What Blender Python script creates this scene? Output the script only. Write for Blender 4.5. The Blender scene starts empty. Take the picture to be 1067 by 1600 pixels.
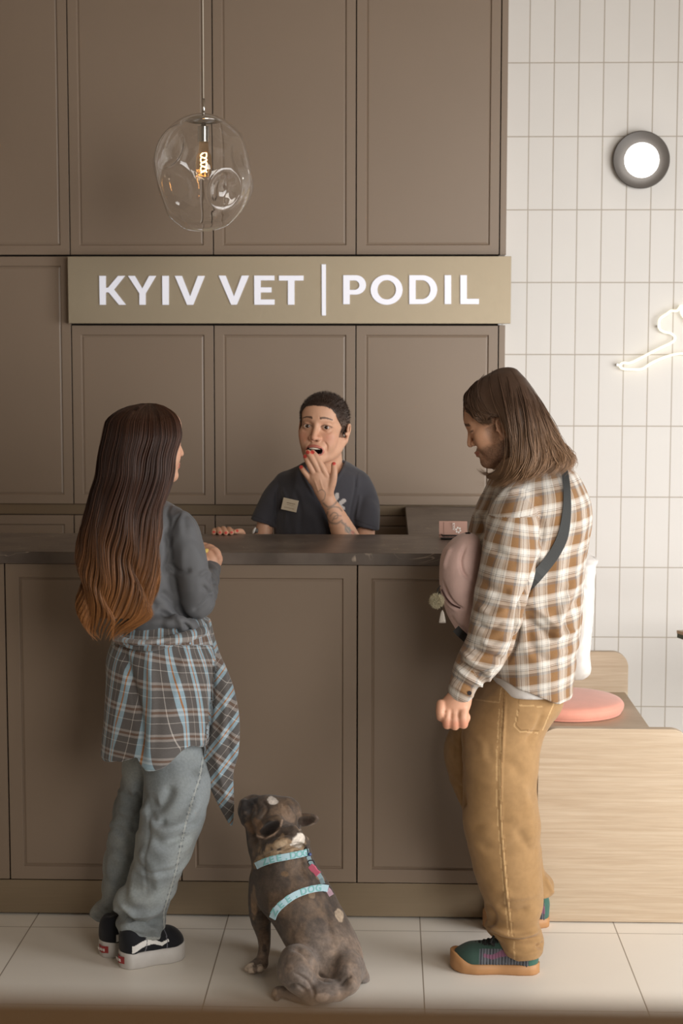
import bpy, bmesh, math, random
import numpy as np
from mathutils import Vector, Matrix
random.seed(7); RNG = np.random.RandomState(11)
SC = bpy.context.scene
COL = SC.collection
PI = math.pi
f32 = np.float32

# ------------------------------------------------------------------ camera
FPX, PITCH, YAW, ROLL, CH = 2571.7, 0.0969, 0.0285, 0.0011, 1.7575
def cam_axes():
    cy, sy = math.cos(YAW), math.sin(YAW)
    F = np.array([-sy, cy, 0]); Rt = np.array([cy, sy, 0]); U = np.array([0, 0, 1.])
    cp, sp = math.cos(PITCH), math.sin(PITCH)
    F2 = F*cp - U*sp; U2 = U*cp + F*sp
    cr, sr = math.cos(ROLL), math.sin(ROLL)
    return Rt*cr + U2*sr, U2*cr - Rt*sr, F2
CA, CB, CC = cam_axes()
cam_data = bpy.data.cameras.new('camera'); cam = bpy.data.objects.new('camera', cam_data); COL.objects.link(cam)
cam.matrix_world = Matrix(((CA[0], CB[0], -CC[0], 0), (CA[1], CB[1], -CC[1], 0), (CA[2], CB[2], -CC[2], CH), (0, 0, 0, 1)))
cam_data.sensor_fit = 'VERTICAL'; cam_data.sensor_height = 36.0; cam_data.lens = FPX/1600*36.0
cam_data.clip_start = 0.05
cam_data.dof.use_dof = True; cam_data.dof.focus_distance = 4.9; cam_data.dof.aperture_fstop = 4.5
SC.camera = cam
def at(px, py, Y):
    """world point seen at pixel (px,py) of the 1067x1600 frame on the upright plane at depth Y"""
    v = (px-533.5)/FPX*CA - (py-800)/FPX*CB + CC
    t = Y/v[1]
    return np.array([v[0]*t, Y, CH+v[2]*t])
def floor_at(px, py):
    v = (px-533.5)/FPX*CA - (py-800)/FPX*CB + CC
    t = -CH/v[2]
    return np.array([v[0]*t, v[1]*t, 0.0])
def proj(V):
    d = V - np.array([0, 0, CH], V.dtype)
    z = d @ CC.astype(V.dtype)
    return 533.5+FPX*(d@CA.astype(V.dtype))/z, 800-FPX*(d@CB.astype(V.dtype))/z

# ------------------------------------------------------------------ view, world, daylight
SC.view_settings.view_transform = 'Standard'; SC.view_settings.look = 'None'
SC.view_settings.exposure = 0.34; SC.view_settings.gamma = 1.0
SC.view_settings.use_curve_mapping = False
world = bpy.data.worlds.new('world'); SC.world = world; world.use_nodes = True
wb = world.node_tree.nodes['Background']
wb.inputs[0].default_value = (1.0, 0.86, 0.71, 1); wb.inputs[1].default_value = 0.10
def area(name, loc, target, sx, sy, power, color):
    l = bpy.data.lights.new(name, 'AREA'); l.shape = 'RECTANGLE'; l.size = sx; l.size_y = sy; l.energy = power; l.color = color
    o = bpy.data.objects.new(name, l); COL.objects.link(o); o.location = loc
    o.rotation_euler = (Vector(target)-Vector(loc)).to_track_quat('-Z', 'Y').to_euler(); return o
# daylight from the shop window on the right and the glass front behind the camera
w1 = area('daylight_side_window', (2.7, 3.6, 1.25), (0.35, 5.6, 0.9), 1.9, 2.1, 43, (1.0, 0.99, 0.98)); w1.data.spread = math.radians(120)
w2 = area('daylight_front_window', (1.9, 0.5, 2.2), (0.5, 6.4, 1.7), 2.2, 2.2, 38, (1.0, 0.95, 0.88)); w2.data.spread = math.radians(110)
def spot(name, loc, target, power, angle, color, size=0.05, blend=0.25):
    l = bpy.data.lights.new(name, 'SPOT'); l.energy = power; l.spot_size = math.radians(angle); l.spot_blend = blend
    l.color = color; l.shadow_soft_size = size
    o = bpy.data.objects.new(name, l); COL.objects.link(o); o.location = loc
    o.rotation_euler = (Vector(target)-Vector(loc)).to_track_quat('-Z', 'Y').to_euler(); return o

# ------------------------------------------------------------------ materials
def nt(m): return m.node_tree.nodes, m.node_tree.links
def srgb(r, g, b):
    f = lambda c: (c/255/12.92) if c/255 <= .04045 else ((c/255+.055)/1.055)**2.4
    return (f(r), f(g), f(b), 1)
def mat(name, col, rough=.6, metal=0, spec=.5, mott=0, mscale=8, bump=0, bscale=200, stretch=(1, 1, 1), attr=None,
        emit=None, estr=0, sheen=0, sss=0, coat=0):
    m = bpy.data.materials.new(name); m.use_nodes = True; N, L = nt(m); b = N['Principled BSDF']
    b.inputs['Roughness'].default_value = rough; b.inputs['Metallic'].default_value = metal
    b.inputs['Specular IOR Level'].default_value = spec
    if sheen: b.inputs['Sheen Weight'].default_value = sheen
    if coat: b.inputs['Coat Weight'].default_value = coat
    if sss:
        b.inputs['Subsurface Weight'].default_value = sss; b.inputs['Subsurface Radius'].default_value = (.012, .005, .003)
        b.inputs['Subsurface Scale'].default_value = 1.0
    src = None
    if attr:
        a = N.new('ShaderNodeAttribute'); a.attribute_name = attr; src = a.outputs['Color']
    tc = N.new('ShaderNodeTexCoord')
    if mott:
        n = N.new('ShaderNodeTexNoise'); n.inputs['Scale'].default_value = mscale; n.inputs['Detail'].default_value = 6
        mp = N.new('ShaderNodeMapping'); mp.inputs['Scale'].default_value = stretch
        L.new(tc.outputs['Object'], mp.inputs[0]); L.new(mp.outputs[0], n.inputs[0])
        r = N.new('ShaderNodeMapRange'); r.inputs['From Min'].default_value = .3; r.inputs['From Max'].default_value = .7
        r.inputs['To Min'].default_value = 1-mott; r.inputs['To Max'].default_value = 1+mott
        L.new(n.outputs[0], r.inputs[0])
        mx = N.new('ShaderNodeVectorMath'); mx.operation = 'SCALE'
        if src: L.new(src, mx.inputs[0])
        else: mx.inputs[0].default_value = col[:3]
        L.new(r.outputs[0], mx.inputs['Scale']); src = mx.outputs[0]
    if src: L.new(src, b.inputs['Base Color'])
    else: b.inputs['Base Color'].default_value = col
    if bump:
        n2 = N.new('ShaderNodeTexNoise'); n2.inputs['Scale'].default_value = bscale; n2.inputs['Detail'].default_value = 4
        mp2 = N.new('ShaderNodeMapping'); mp2.inputs['Scale'].default_value = stretch
        L.new(tc.outputs['Object'], mp2.inputs[0]); L.new(mp2.outputs[0], n2.inputs[0])
        bp = N.new('ShaderNodeBump'); bp.inputs['Strength'].default_value = bump; bp.inputs['Distance'].default_value = .002
        L.new(n2.outputs[0], bp.inputs['Height']); L.new(bp.outputs[0], b.inputs['Normal'])
    if emit:
        b.inputs['Emission Color'].default_value = emit; b.inputs['Emission Strength'].default_value = estr
    return m

# ------------------------------------------------------------------ objects
def tag(o, label=None, cat=None, group=None, kind=None):
    if label: o['label'] = label
    if cat: o['category'] = cat
    if group: o['group'] = group
    if kind: o['kind'] = kind
    return o
def empty(name, loc, label, cat, group=None, rz=0):
    o = bpy.data.objects.new(name, None); COL.objects.link(o); o.location = [float(v) for v in loc]; o.rotation_euler = (0, 0, rz)
    o.empty_display_size = .05
    return tag(o, label, cat, group)
def link(name, me, m=None, parent=None, smooth=False, world=True):
    """link a mesh given in world coordinates; under a parent it is stored relative to it"""
    o = bpy.data.objects.new(name, me); COL.objects.link(o)
    if m: 
        for mm in (m if isinstance(m, (list, tuple)) else [m]): me.materials.append(mm)
    if smooth: me.polygons.foreach_set('use_smooth', np.ones(len(me.polygons), bool))
    if parent:
        o.parent = parent
        if world:
            bpy.context.view_layer.update()
            o.matrix_parent_inverse = parent.matrix_world.inverted()
    return o
def bm_obj(name, bm, m=None, parent=None, smooth=False, bevel=0, seg=2, world=True):
    bmesh.ops.recalc_face_normals(bm, faces=bm.faces)
    me = bpy.data.meshes.new(name); bm.to_mesh(me); bm.free()
    o = link(name, me, m, parent, smooth, world)
    if bevel:
        md = o.modifiers.new('bevel', 'BEVEL'); md.width = bevel; md.segments = seg; md.limit_method = 'ANGLE'; md.angle_limit = .6
    return o
def box(bm, x0, x1, y0, y1, z0, z1, mi=0):
    v = [bm.verts.new((x, y, z)) for x in (x0, x1) for y in (y0, y1) for z in (z0, z1)]
    for q in ((0, 1, 3, 2), (4, 6, 7, 5), (0, 4, 5, 1), (2, 3, 7, 6), (0, 2, 6, 4), (1, 5, 7, 3)):
        f = bm.faces.new([v[i] for i in q]); f.material_index = mi
def box_obj(name, dims, m, parent=None, bevel=.001, **k):
    bm = bmesh.new(); box(bm, *dims); return bm_obj(name, bm, m, parent, bevel=bevel, **k)
def extrude_poly(bm, pts, fn0, fn1, mi=0):
    a = [bm.verts.new(fn0(*p)) for p in pts]; b = [bm.verts.new(fn1(*p)) for p in pts]
    n = len(pts)
    fs = [bm.faces.new(a), bm.faces.new(b[::-1])]
    for i in range(n): fs.append(bm.faces.new((a[i], b[i], b[(i+1) % n], a[(i+1) % n])))
    for f in fs: f.material_index = mi
def tube_mesh(bm, pts, rad, n=10, cap=True, mi=0):
    pts = [Vector(p) for p in pts]
    if not hasattr(rad, '__len__'): rad = [rad]*len(pts)
    rings = []; prev = None
    for i, p in enumerate(pts):
        t = (pts[min(i+1, len(pts)-1)]-pts[max(i-1, 0)]).normalized()
        if prev is None:
            u = t.orthogonal().normalized()
        else:
            u = (prev - t*prev.dot(t)).normalized()
        prev = u; w = t.cross(u)
        rings.append([bm.verts.new(p+(u*math.cos(a)+w*math.sin(a))*rad[i]) for a in [2*PI*k/n for k in range(n)]])
    for a, b in zip(rings, rings[1:]):
        for k in range(n): bm.faces.new((a[k], a[(k+1) % n], b[(k+1) % n], b[k])).material_index = mi
    if cap:
        bm.faces.new(rings[0][::-1]).material_index = mi; bm.faces.new(rings[-1]).material_index = mi
def lathe(bm, prof, n=48, c=(0, 0, 0), axis='z', mi=0):
    rings = []
    for r, h in prof:
        ring = []
        for k in range(n):
            a = 2*PI*k/n; x, y = r*math.cos(a), r*math.sin(a)
            p = (x, y, h) if axis == 'z' else (x, -h, y)
            ring.append(bm.verts.new((p[0]+c[0], p[1]+c[1], p[2]+c[2])))
        rings.append(ring)
    for a, b in zip(rings, rings[1:]):
        for k in range(n): bm.faces.new((a[k], a[(k+1) % n], b[(k+1) % n], b[k])).material_index = mi
    if prof[0][0] > 1e-4: bm.faces.new(rings[0][::-1]).material_index = mi
    if prof[-1][0] > 1e-4: bm.faces.new(rings[-1]).material_index = mi
    bmesh.ops.remove_doubles(bm, verts=bm.verts, dist=1e-6)
def catmull(P, n):
    P = np.array(P, float)
    if len(P) == 2: 
        t = np.linspace(0, 1, n)[:, None]; return P[0]*(1-t)+P[1]*t
    Q = np.vstack([2*P[0]-P[1], P, 2*P[-1]-P[-2]]); out = []
    for u in np.linspace(0, len(P)-1-1e-6, n):
        i = int(u); t = u-i; a, b, c, d = Q[i:i+4]
        out.append(.5*((2*b)+(-a+c)*t+(2*a-5*b+4*c-d)*t*t+(-a+3*b-3*c+d)*t**3))
    return np.array(out)
def text_mesh(name, s, size, M, m, parent=None, depth=.0004, align='CENTER'):
    cu = bpy.data.curves.new('t', 'FONT'); cu.body = s; cu.size = size; cu.extrude = depth; cu.align_x = align; cu.align_y = 'CENTER'
    cu.offset = size*.022
    to = bpy.data.objects.new('t', cu); COL.objects.link(to)
    dg = bpy.context.evaluated_depsgraph_get(); me = bpy.data.meshes.new_from_object(to.evaluated_get(dg))
    bpy.data.objects.remove(to); me.transform(M); me.materials.clear(); me.name = name
    return link(name, me, m, parent)
def frame_M(o, x, z, n=None):
    """matrix whose local X,Y,Z axes are x, z, x cross z, placed at o"""
    x = Vector(x).normalized(); z = Vector(z); z = (z-x*z.dot(x)).normalized(); y = x.cross(z)
    return Matrix(((x[0], z[0], y[0], o[0]), (x[1], z[1], y[1], o[1]), (x[2], z[2], y[2], o[2]), (0, 0, 0, 1)))
# ------------------------------------------------------------------ the room
YF, YR, YW, YT = 4.97, 5.474, 6.50, 6.62      # counter front, counter rear, cabinet fronts, tiled wall
TOPZ = 1.15
M_cab = mat('taupe_lacquer', srgb(134, 117, 101), rough=.42, mott=.02, mscale=3)
M_gap = mat('dark_recess', srgb(40, 33, 28), rough=.9)
M_strip = mat('handle_channel_metal', srgb(140, 122, 100), rough=.4, metal=.6)
def xa(px, Y, py=800): return at(px, py, Y)[0]
def za(py, Y, px=533): return at(px, py, Y)[2]

def tile_material(name, w, h, ox, oz, col, grout, axes, gap, rough, bump=.25, var=.03):
    m = bpy.data.materials.new(name); m.use_nodes = True; N, L = nt(m); b = N['Principled BSDF']
    b.inputs['Roughness'].default_value = rough
    tc = N.new('ShaderNodeTexCoord'); sp = N.new('ShaderNodeSeparateXYZ'); L.new(tc.outputs['Object'], sp.inputs[0])
    masks = []; ids = []
    for ax, s, o in ((axes[0], w, ox), (axes[1], h, oz)):
        a = N.new('ShaderNodeMath'); a.operation = 'SUBTRACT'; L.new(sp.outputs[ax], a.inputs[0]); a.inputs[1].default_value = o
        d = N.new('ShaderNodeMath'); d.operation = 'DIVIDE'; L.new(a.outputs[0], d.inputs[0]); d.inputs[1].default_value = s
        fl = N.new('ShaderNodeMath'); fl.operation = 'FLOOR'; L.new(d.outputs[0], fl.inputs[0]); ids.append(fl)
        fr = N.new('ShaderNodeMath'); fr.operation = 'FRACT'; L.new(d.outputs[0], fr.inputs[0])
        c = N.new('ShaderNodeMath'); c.operation = 'SUBTRACT'; L.new(fr.outputs[0], c.inputs[0]); c.inputs[1].default_value = .5
        ab = N.new('ShaderNodeMath'); ab.operation = 'ABSOLUTE'; L.new(c.outputs[0], ab.inputs[0])
        mr = N.new('ShaderNodeMapRange'); mr.inputs['From Min'].default_value = .5-gap*1.6/s; mr.inputs['From Max'].default_value = .5-gap*.5/s
        L.new(ab.outputs[0], mr.inputs[0]); masks.append(mr)
    mx = N.new('ShaderNodeMath'); mx.operation = 'MAXIMUM'; L.new(masks[0].outputs[0], mx.inputs[0]); L.new(masks[1].outputs[0], mx.inputs[1])
    cb = N.new('ShaderNodeCombineXYZ'); L.new(ids[0].outputs[0], cb.inputs[0]); L.new(ids[1].outputs[0], cb.inputs[1])
    wn = N.new('ShaderNodeTexWhiteNoise'); L.new(cb.outputs[0], wn.inputs[0])
    n = N.new('ShaderNodeTexNoise'); n.inputs['Scale'].default_value = 9; n.inputs['Detail'].default_value = 7; L.new(tc.outputs['Object'], n.inputs[0])
    ad = N.new('ShaderNodeMath'); ad.operation = 'ADD'; L.new(wn.outputs[0], ad.inputs[0]); L.new(n.outputs[0], ad.inputs[1])
    mr = N.new('ShaderNodeMapRange'); mr.inputs['From Max'].default_value = 2; mr.inputs['To Min'].default_value = 1-var; mr.inputs['To Max'].default_value = 1+var
    L.new(ad.outputs[0], mr.inputs[0])
    vs = N.new('ShaderNodeVectorMath'); vs.operation = 'SCALE'; vs.inputs[0].default_value = col[:3]; L.new(mr.outputs[0], vs.inputs['Scale'])
    mix = N.new('ShaderNodeMix'); mix.data_type = 'RGBA'; L.new(mx.outputs[0], mix.inputs[0]); L.new(vs.outputs[0], mix.inputs[6]); mix.inputs[7].default_value = grout
    L.new(mix.outputs[2], b.inputs['Base Color'])
    inv = N.new('ShaderNodeMath'); inv.operation = 'MULTIPLY_ADD'; L.new(mx.outputs[0], inv.inputs[0]); inv.inputs[1].default_value = -1
    n3 = N.new('ShaderNodeTexNoise'); n3.inputs['Scale'].default_value = 14; n3.inputs['Detail'].default_value = 5; L.new(tc.outputs['Object'], n3.inputs[0])
    L.new(n3.outputs[0], inv.inputs[2])
    bp = N.new('ShaderNodeBump'); bp.inputs['Strength'].default_value = bump; bp.inputs['Distance'].default_value = .002
    L.new(inv.outputs[0], bp.inputs['Height']); L.new(bp.outputs[0], b.inputs['Normal'])
    return m
jy = floor_at(300, 1451)[1]
M_floor = tile_material('cream_floor_tile', .598, .598, -.495, jy, srgb(232, 226, 216), srgb(146, 134, 120), ('X', 'Y'), .0016, .38, bump=.12)
tx = xa(824, YT, 370); tw = (xa(1058, YT, 250)-xa(827, YT, 250))/6.0
tz = za(554, YT, 900); th = (za(213, YT, 900)-za(886, YT, 900))/6.0
M_tile = tile_material('white_wall_tile', tw, th, tx, tz, srgb(214, 211, 207), srgb(166, 155, 142), ('X', 'Z'), .0018, .45, bump=.35)
tag(box_obj('floor', (-2.6, 3.2, -2.0, YT, -.1, 0), M_floor, bevel=0), kind='structure')
tag(box_obj('wall_back', (-2.6, 3.2, YT, YT+.1, -.1, 3.6), M_tile, bevel=0), kind='structure')
M_paint = mat('warm_wall_paint', srgb(186, 172, 155), rough=.8, mott=.02)
tag(box_obj('ceiling', (-2.6, 3.2, 1.0, YT, 3.5, 3.6), M_paint, bevel=0), kind='structure')
tag(box_obj('wall_left', (-2.7, -2.6, 0, YT+.1, -.1, 3.6), M_paint, bevel=0), kind='structure')

# ------------------------------------------------------------------ cabinets
def door_bm(x0, x1, z0, z1, y, th=.02, border=.036, hw=.010, dep=.007):
    """shaker door: slab with a recessed field framed by a sloping moulding; y is the front face"""
    bm = bmesh.new()
    r = [(x0, z0, x1, z1, y), (x0+border, z0+border, x1-border, z1-border, y),
         (x0+border+.003, z0+border+.003, x1-border-.003, z1-border-.003, y+dep),
         (x0+border+hw, z0+border+hw, x1-border-hw, z1-border-hw, y+dep*.55)]
    rings = []
    for a, b, c, d, yy in r: rings.append([bm.verts.new(p) for p in ((a, yy, b), (c, yy, b), (c, yy, d), (a, yy, d))])
    for A, B in zip(rings, rings[1:]):
        for k in range(4): bm.faces.new((A[k], A[(k+1) % 4], B[(k+1) % 4], B[k]))
    bm.faces.new(rings[-1])
    back = [bm.verts.new((v.co.x, y+th, v.co.z)) for v in rings[0]]
    for k in range(4): bm.faces.new((rings[0][k], back[k], back[(k+1) % 4], rings[0][(k+1) % 4]))
    bm.faces.new(back)
    return bm
def cabinet(name, x0, x1, z0, z1, y, depth, label, cat, group=None, border=.036, g=.0022, cm=None):
    e = empty(name, ((x0+x1)/2, y+depth/2, z0), label, cat, group)
    box_obj('carcass', (x0+.0005, x1-.0005, y+.024, y+depth, z0, z1), cm or M_gap, e, bevel=0)
    bm_obj('door', door_bm(x0+g, x1-g, z0+g, z1-g, y, border=border), M_cab, e, bevel=.0009)
    return e
seams = [xa(109.5, YW, 390), xa(334, YW, 500), xa(556, YW, 500), xa(780, YW, 400)]
W = seams[1]-seams[0]
edges = [seams[0]-W*1.02, seams[0], seams[1], seams[2], seams[3]]
zu = za(398.5, YW); zs = za(508, YW); zb = za(789.5, YW); zl = za(806, YW)
upper = ['tall upper taupe cabinet at the left edge, partly cut by the frame', 'upper taupe cabinet behind the left side of the glass pendant lamp',
         'upper taupe cabinet directly above the word VET, right of the pendant', 'upper taupe cabinet beside the white tiles, above PODIL']
mid = ['taupe cabinet left of the sign, behind the long-haired woman', 'taupe cabinet under the letters KYIV, behind the long-haired woman',
       'taupe cabinet right behind the receptionist', 'taupe cabinet under PODIL, between receptionist and long-haired man']
low = ['low taupe cabinet at the far left behind the counter', 'low taupe cabinet behind the long-haired woman and counter',
       'low taupe cabinet directly behind the receptionist at counter height', 'low taupe cabinet in the gap right of the receptionist']
for i in range(4):
    cabinet('wall_cabinet', edges[i], edges[i+1], zu, 3.3, YW, .115, upper[i], 'cabinet', 'upper wall cabinets')
    cabinet('wall_cabinet', edges[i], edges[i+1], zb, zu-.003 if i == 0 else zs, YW, .115, mid[i], 'cabinet', 'wall cabinets under the sign')
    cabinet('base_cabinet', edges[i], edges[i+1], .1, zl, YW, .115, low[i], 'cabinet', 'low cabinets behind the counter')
bm = bmesh.new(); box(bm, edges[4]+.002, edges[4]+.026, YW-.002, YT, zu, 3.3); 
tag(bm_obj('end_panel', bm, M_cab, bevel=.001), 'narrow taupe end panel of the upper cabinets beside the white tiles', 'panel', 'cabinet end panels')
bm = bmesh.new(); box(bm, edges[4]+.002, edges[4]+.026, YW-.002, YT, .0, zs)
tag(bm_obj('end_panel', bm, M_cab, bevel=.001), 'narrow taupe end panel below the sign beside the white tiles', 'panel', 'cabinet end panels')
tag(box_obj('handle_channel', (edges[0], edges[4], YW+.022, YW+.06, zl, zb), M_strip, bevel=.001), 'recessed metal handle channel between wall cabinets and low cabinets', 'channel')
tag(box_obj('filler_panel', (edges[1], edges[4], YW+.03, YT, zs, zu), M_gap, bevel=0), 'dark recess board behind the lettered metal sign', 'panel')
tag(box_obj('cabinet_plinth', (edges[0], edges[4], YW+.03, YT, 0, .098), M_strip, bevel=.001), 'metal plinth under the low cabinets behind the counter', 'plinth')

# ------------------------------------------------------------------ reception counter
cs = [xa(11, YF, 1100), xa(284, YF, 1370), xa(558, YF, 1100)]
CW = cs[2]-cs[1]; cs = [cs[0]-CW, cs[0], cs[1], cs[2], cs[2]+CW]
zc1 = za(882, YF); zc0 = za(1379.5, YF); zp0 = za(1429, YF)
cl = ['counter front cabinet at the left edge of the photo, mostly cut off', 'counter front cabinet behind the woman in light jeans',
      'middle counter front cabinet behind the dog, between both customers', 'right counter front cabinet beside the man in brown trousers']
for i in range(4):
    cabinet('counter_cabinet', cs[i], cs[i+1], zc0, zc1, YF, .46, cl[i], 'cabinet', 'reception counter front cabinets', border=.041, cm=M_cab)
M_stone_n = bpy.data.materials.new('dark_stone'); M_stone_n.use_nodes = True
N, L = nt(M_stone_n); b = N['Principled BSDF']; b.inputs['Roughness'].default_value = .36; b.inputs['Specular IOR Level'].default_value = .55
tc = N.new('ShaderNodeTexCoord'); n = N.new('ShaderNodeTexNoise'); n.inputs['Scale'].default_value = 7; n.inputs['Detail'].default_value = 9
L.new(tc.outputs['Object'], n.inputs[0]); cr = N.new('ShaderNodeValToRGB'); cr.color_ramp.elements[0].color = srgb(86, 76, 69); cr.color_ramp.elements[1].color = srgb(116, 105, 97)
cr.color_ramp.elements[0].position = .35; cr.color_ramp.elements[1].position = .7; L.new(n.outputs[0], cr.inputs[0])
n2 = N.new('ShaderNodeTexNoise'); n2.inputs['Scale'].default_value = 3.3; n2.inputs['Detail'].default_value = 3; n2.inputs['Distortion'].default_value = 2.2
mpv = N.new('ShaderNodeMapping'); mpv.inputs['Scale'].default_value = (.8, 2.5, 2); mpv.inputs['Rotation'].default_value = (0, 0, .3); L.new(tc.outputs['Object'], mpv.inputs[0]); L.new(mpv.outputs[0], n2.inputs[0])
a = N.new('ShaderNodeMath'); a.operation = 'SUBTRACT'; a.inputs[1].default_value = .5; L.new(n2.outputs[0], a.inputs[0])
ab = N.new('ShaderNodeMath'); ab.operation = 'ABSOLUTE'; L.new(a.outputs[0], ab.inputs[0])
mr = N.new('ShaderNodeMapRange'); mr.inputs['From Min'].default_value = 0; mr.inputs['From Max'].default_value = .007; mr.inputs['To Min'].default_value = 1; mr.inputs['To Max'].default_value = 0; L.new(ab.outputs[0], mr.inputs[0])
n4 = N.new('ShaderNodeTexNoise'); n4.inputs['Scale'].default_value = 6; L.new(tc.outputs['Object'], n4.inputs[0])
m4 = N.new('ShaderNodeMapRange'); m4.inputs['From Min'].default_value = .44; m4.inputs['From Max'].default_value = .54; L.new(n4.outputs[0], m4.inputs[0])
mm = N.new('ShaderNodeMath'); mm.operation = 'MULTIPLY'; L.new(mr.outputs[0], mm.inputs[0]); L.new(m4.outputs[0], mm.inputs[1])
mix = N.new('ShaderNodeMix'); mix.data_type = 'RGBA'; L.new(mm.outputs[0], mix.inputs[0]); L.new(cr.outputs[0], mix.inputs[6]); mix.inputs[7].default_value = srgb(170, 155, 140)
L.new(mix.outputs[2], b.inputs['Base Color'])
tagb = empty('countertop', (0, YF+.2, TOPZ), 'dark grey veined stone worktop of the reception counter with right return', 'countertop')
xin = xa(638, YR, 820)
XR = cs[4]+.004
zt0 = za(882, YF)
bm = bmesh.new()
P = [(cs[0], YF-.012), (XR, YF-.012), (XR, YW-.004), (xin, YW-.004), (xin, YR), (cs[0], YR)]
extrude_poly(bm, P, lambda x, y: (x, y, TOPZ), lambda x, y: (x, y, zt0))
bm_obj('stone_slab', bm, M_stone_n, tagb, bevel=.0012)
bm = bmesh.new(); box(bm, xin+.01, XR-.012, YR, YW-.005, 0, zt0-.001)
tag(bm_obj('return_cabinet', bm, M_cab, bevel=.001), 'taupe side return cabinet of the counter under the stone top', 'cabinet')
tag(box_obj('counter_plinth', (cs[0], cs[4], YF+.012, YF+.06, .008, zc0-.004), mat('brushed_plinth', srgb(150, 134, 112), rough=.34, metal=.65, mott=.03, mscale=6, stretch=(1, 1, 30)), bevel=.001),
    'brushed metal plinth strip along the base of the counter', 'plinth')

# ------------------------------------------------------------------ sign
YS = YW-.05
sgn = empty('metal_sign', (xa(452, YS, 450), YS, za(506, YS)), 'long brushed metal sign reading KYIV VET | PODIL on the cabinets', 'sign')
M_brush = mat('brushed_metal', srgb(150, 138, 118), rough=.46, metal=.75, bump=.15, bscale=60, stretch=(1, 1, 40))
N, L = nt(M_brush); N['Principled BSDF'].inputs['Anisotropic'].default_value = .6
box_obj('panel', (xa(106.3, YS, 450), xa(798.3, YS, 450), YS, YS+.045, za(505.5, YS), za(400.5, YS)), M_brush, sgn, bevel=.0008)
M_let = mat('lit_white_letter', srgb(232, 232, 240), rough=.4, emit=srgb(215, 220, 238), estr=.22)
def zs_(v): return v
def L1(X, Y): return (140+X*.18747, 400+Y*.18747)
def L2(X, Y): return (335+X*.18747, 400+Y*.18747)
def L3(X, Y): return (525+X*.22493, 400+Y*.22493)
def letter(polys):
    bm = bmesh.new()
    for P in polys:
        Q = [at(x, y, YS) for x, y in P]
        extrude_poly(bm, Q, lambda x, y, z: (x, YS-.006, z), lambda x, y, z: (x, YS+.001, z))
    bm_obj('letter', bm, M_let, sgn)
def ringpoly(outer, inner):
    n = len(outer); return [[outer[i], outer[(i+1) % n], inner[(i+1) % n], inner[i]] for i in range(n)]
m_ = lambda f, P: [f(*p) for p in P]
letter([m_(L1, [(82, 166), (136, 166), (136, 407), (86, 407)]), m_(L1, [(136, 266), (156, 264), (238, 166), (296, 166), (204, 280), (304, 407), (246, 407), (160, 303), (136, 303)])])
letter([m_(L1, [(322, 166), (378, 166), (440, 272), (497, 166), (555, 166), (468, 312), (468, 407), (416, 407), (416, 312)])])
letter([m_(L1, [(606, 166), (661, 166), (661, 407), (608, 407)])])
letter([m_(L1, [(711, 166), (770, 166), (838, 338), (903, 166), (961, 166), (864, 407), (813, 407)])])
letter([m_(L2, [(36, 164), (94, 164), (163, 338), (228, 164), (288, 164), (187, 406), (140, 406)])])
letter([m_(L2, [(332, 164), (500, 164), (500, 203), (386, 203), (386, 262), (476, 262), (476, 304), (386, 304), (386, 363), (501, 363), (501, 406), (333, 406)])])
letter([m_(L2, [(538, 164), (743, 164), (743, 205), (667, 205), (667, 406), (613, 406), (613, 205), (538, 205)])])
letter([m_(L2, [(894, 70), (929, 70), (929, 496), (896, 496)])])
def arc(cx, cy, rx, ry, a0, a1, n): return [(cx+rx*math.cos(a), cy+ry*math.sin(a)) for a in np.linspace(a0, a1, n)]
o_ = [(50, 134), (130, 134)]+arc(138, 201, 70, 67, -PI/2, PI/2, 18)+[(95, 268), (95, 335), (50, 335)]
i_ = [(95, 170), (125, 170)]+arc(130, 203, 34, 33, -PI/2, PI/2, 14)+[(95, 236)]
letter([m_(L3, [(50, 134), (95, 134), (95, 335), (50, 335)])] + [m_(L3, q) for q in
       [[(95, 134), (138, 134), (128, 170), (95, 170)], [(95, 236), (128, 236), (138, 268), (95, 268)]]] +
       [m_(L3, [a1, a2, b2, b1]) for a1, a2, b1, b2 in zip(arc(138, 201, 70, 67, -PI/2, PI/2, 20), arc(138, 201, 70, 67, -PI/2, PI/2, 20)[1:], arc(128, 203, 34, 33, -PI/2, PI/2, 20), arc(128, 203, 34, 33, -PI/2, PI/2, 20)[1:])])
o_ = arc(351, 235, 111, 104, 0, 2*PI, 49)[:-1]; i_ = arc(352, 235, 64, 67, 0, 2*PI, 49)[:-1]
letter([m_(L3, q) for q in ringpoly(o_, i_)])
letter([m_(L3, [(508, 134), (553, 134), (553, 334), (508, 334)]), m_(L3, [(553, 134), (600, 134), (594, 168), (553, 168)]), m_(L3, [(553, 300), (594, 300), (600, 334), (553, 334)])] +
       [m_(L3, [a1, a2, b2, b1]) for a1, a2, b1, b2 in zip(arc(600, 234, 102, 100, -PI/2, PI/2, 24), arc(600, 234, 102, 100, -PI/2, PI/2, 24)[1:], arc(594, 234, 61, 66, -PI/2, PI/2, 24), arc(594, 234, 61, 66, -PI/2, PI/2, 24)[1:])])
letter([m_(L3, [(754, 134), (799, 134), (799, 334), (754, 334)])])
letter([m_(L3, [(863, 134), (908, 134), (908, 298), (992, 298), (992, 334), (863, 334)])])

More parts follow.
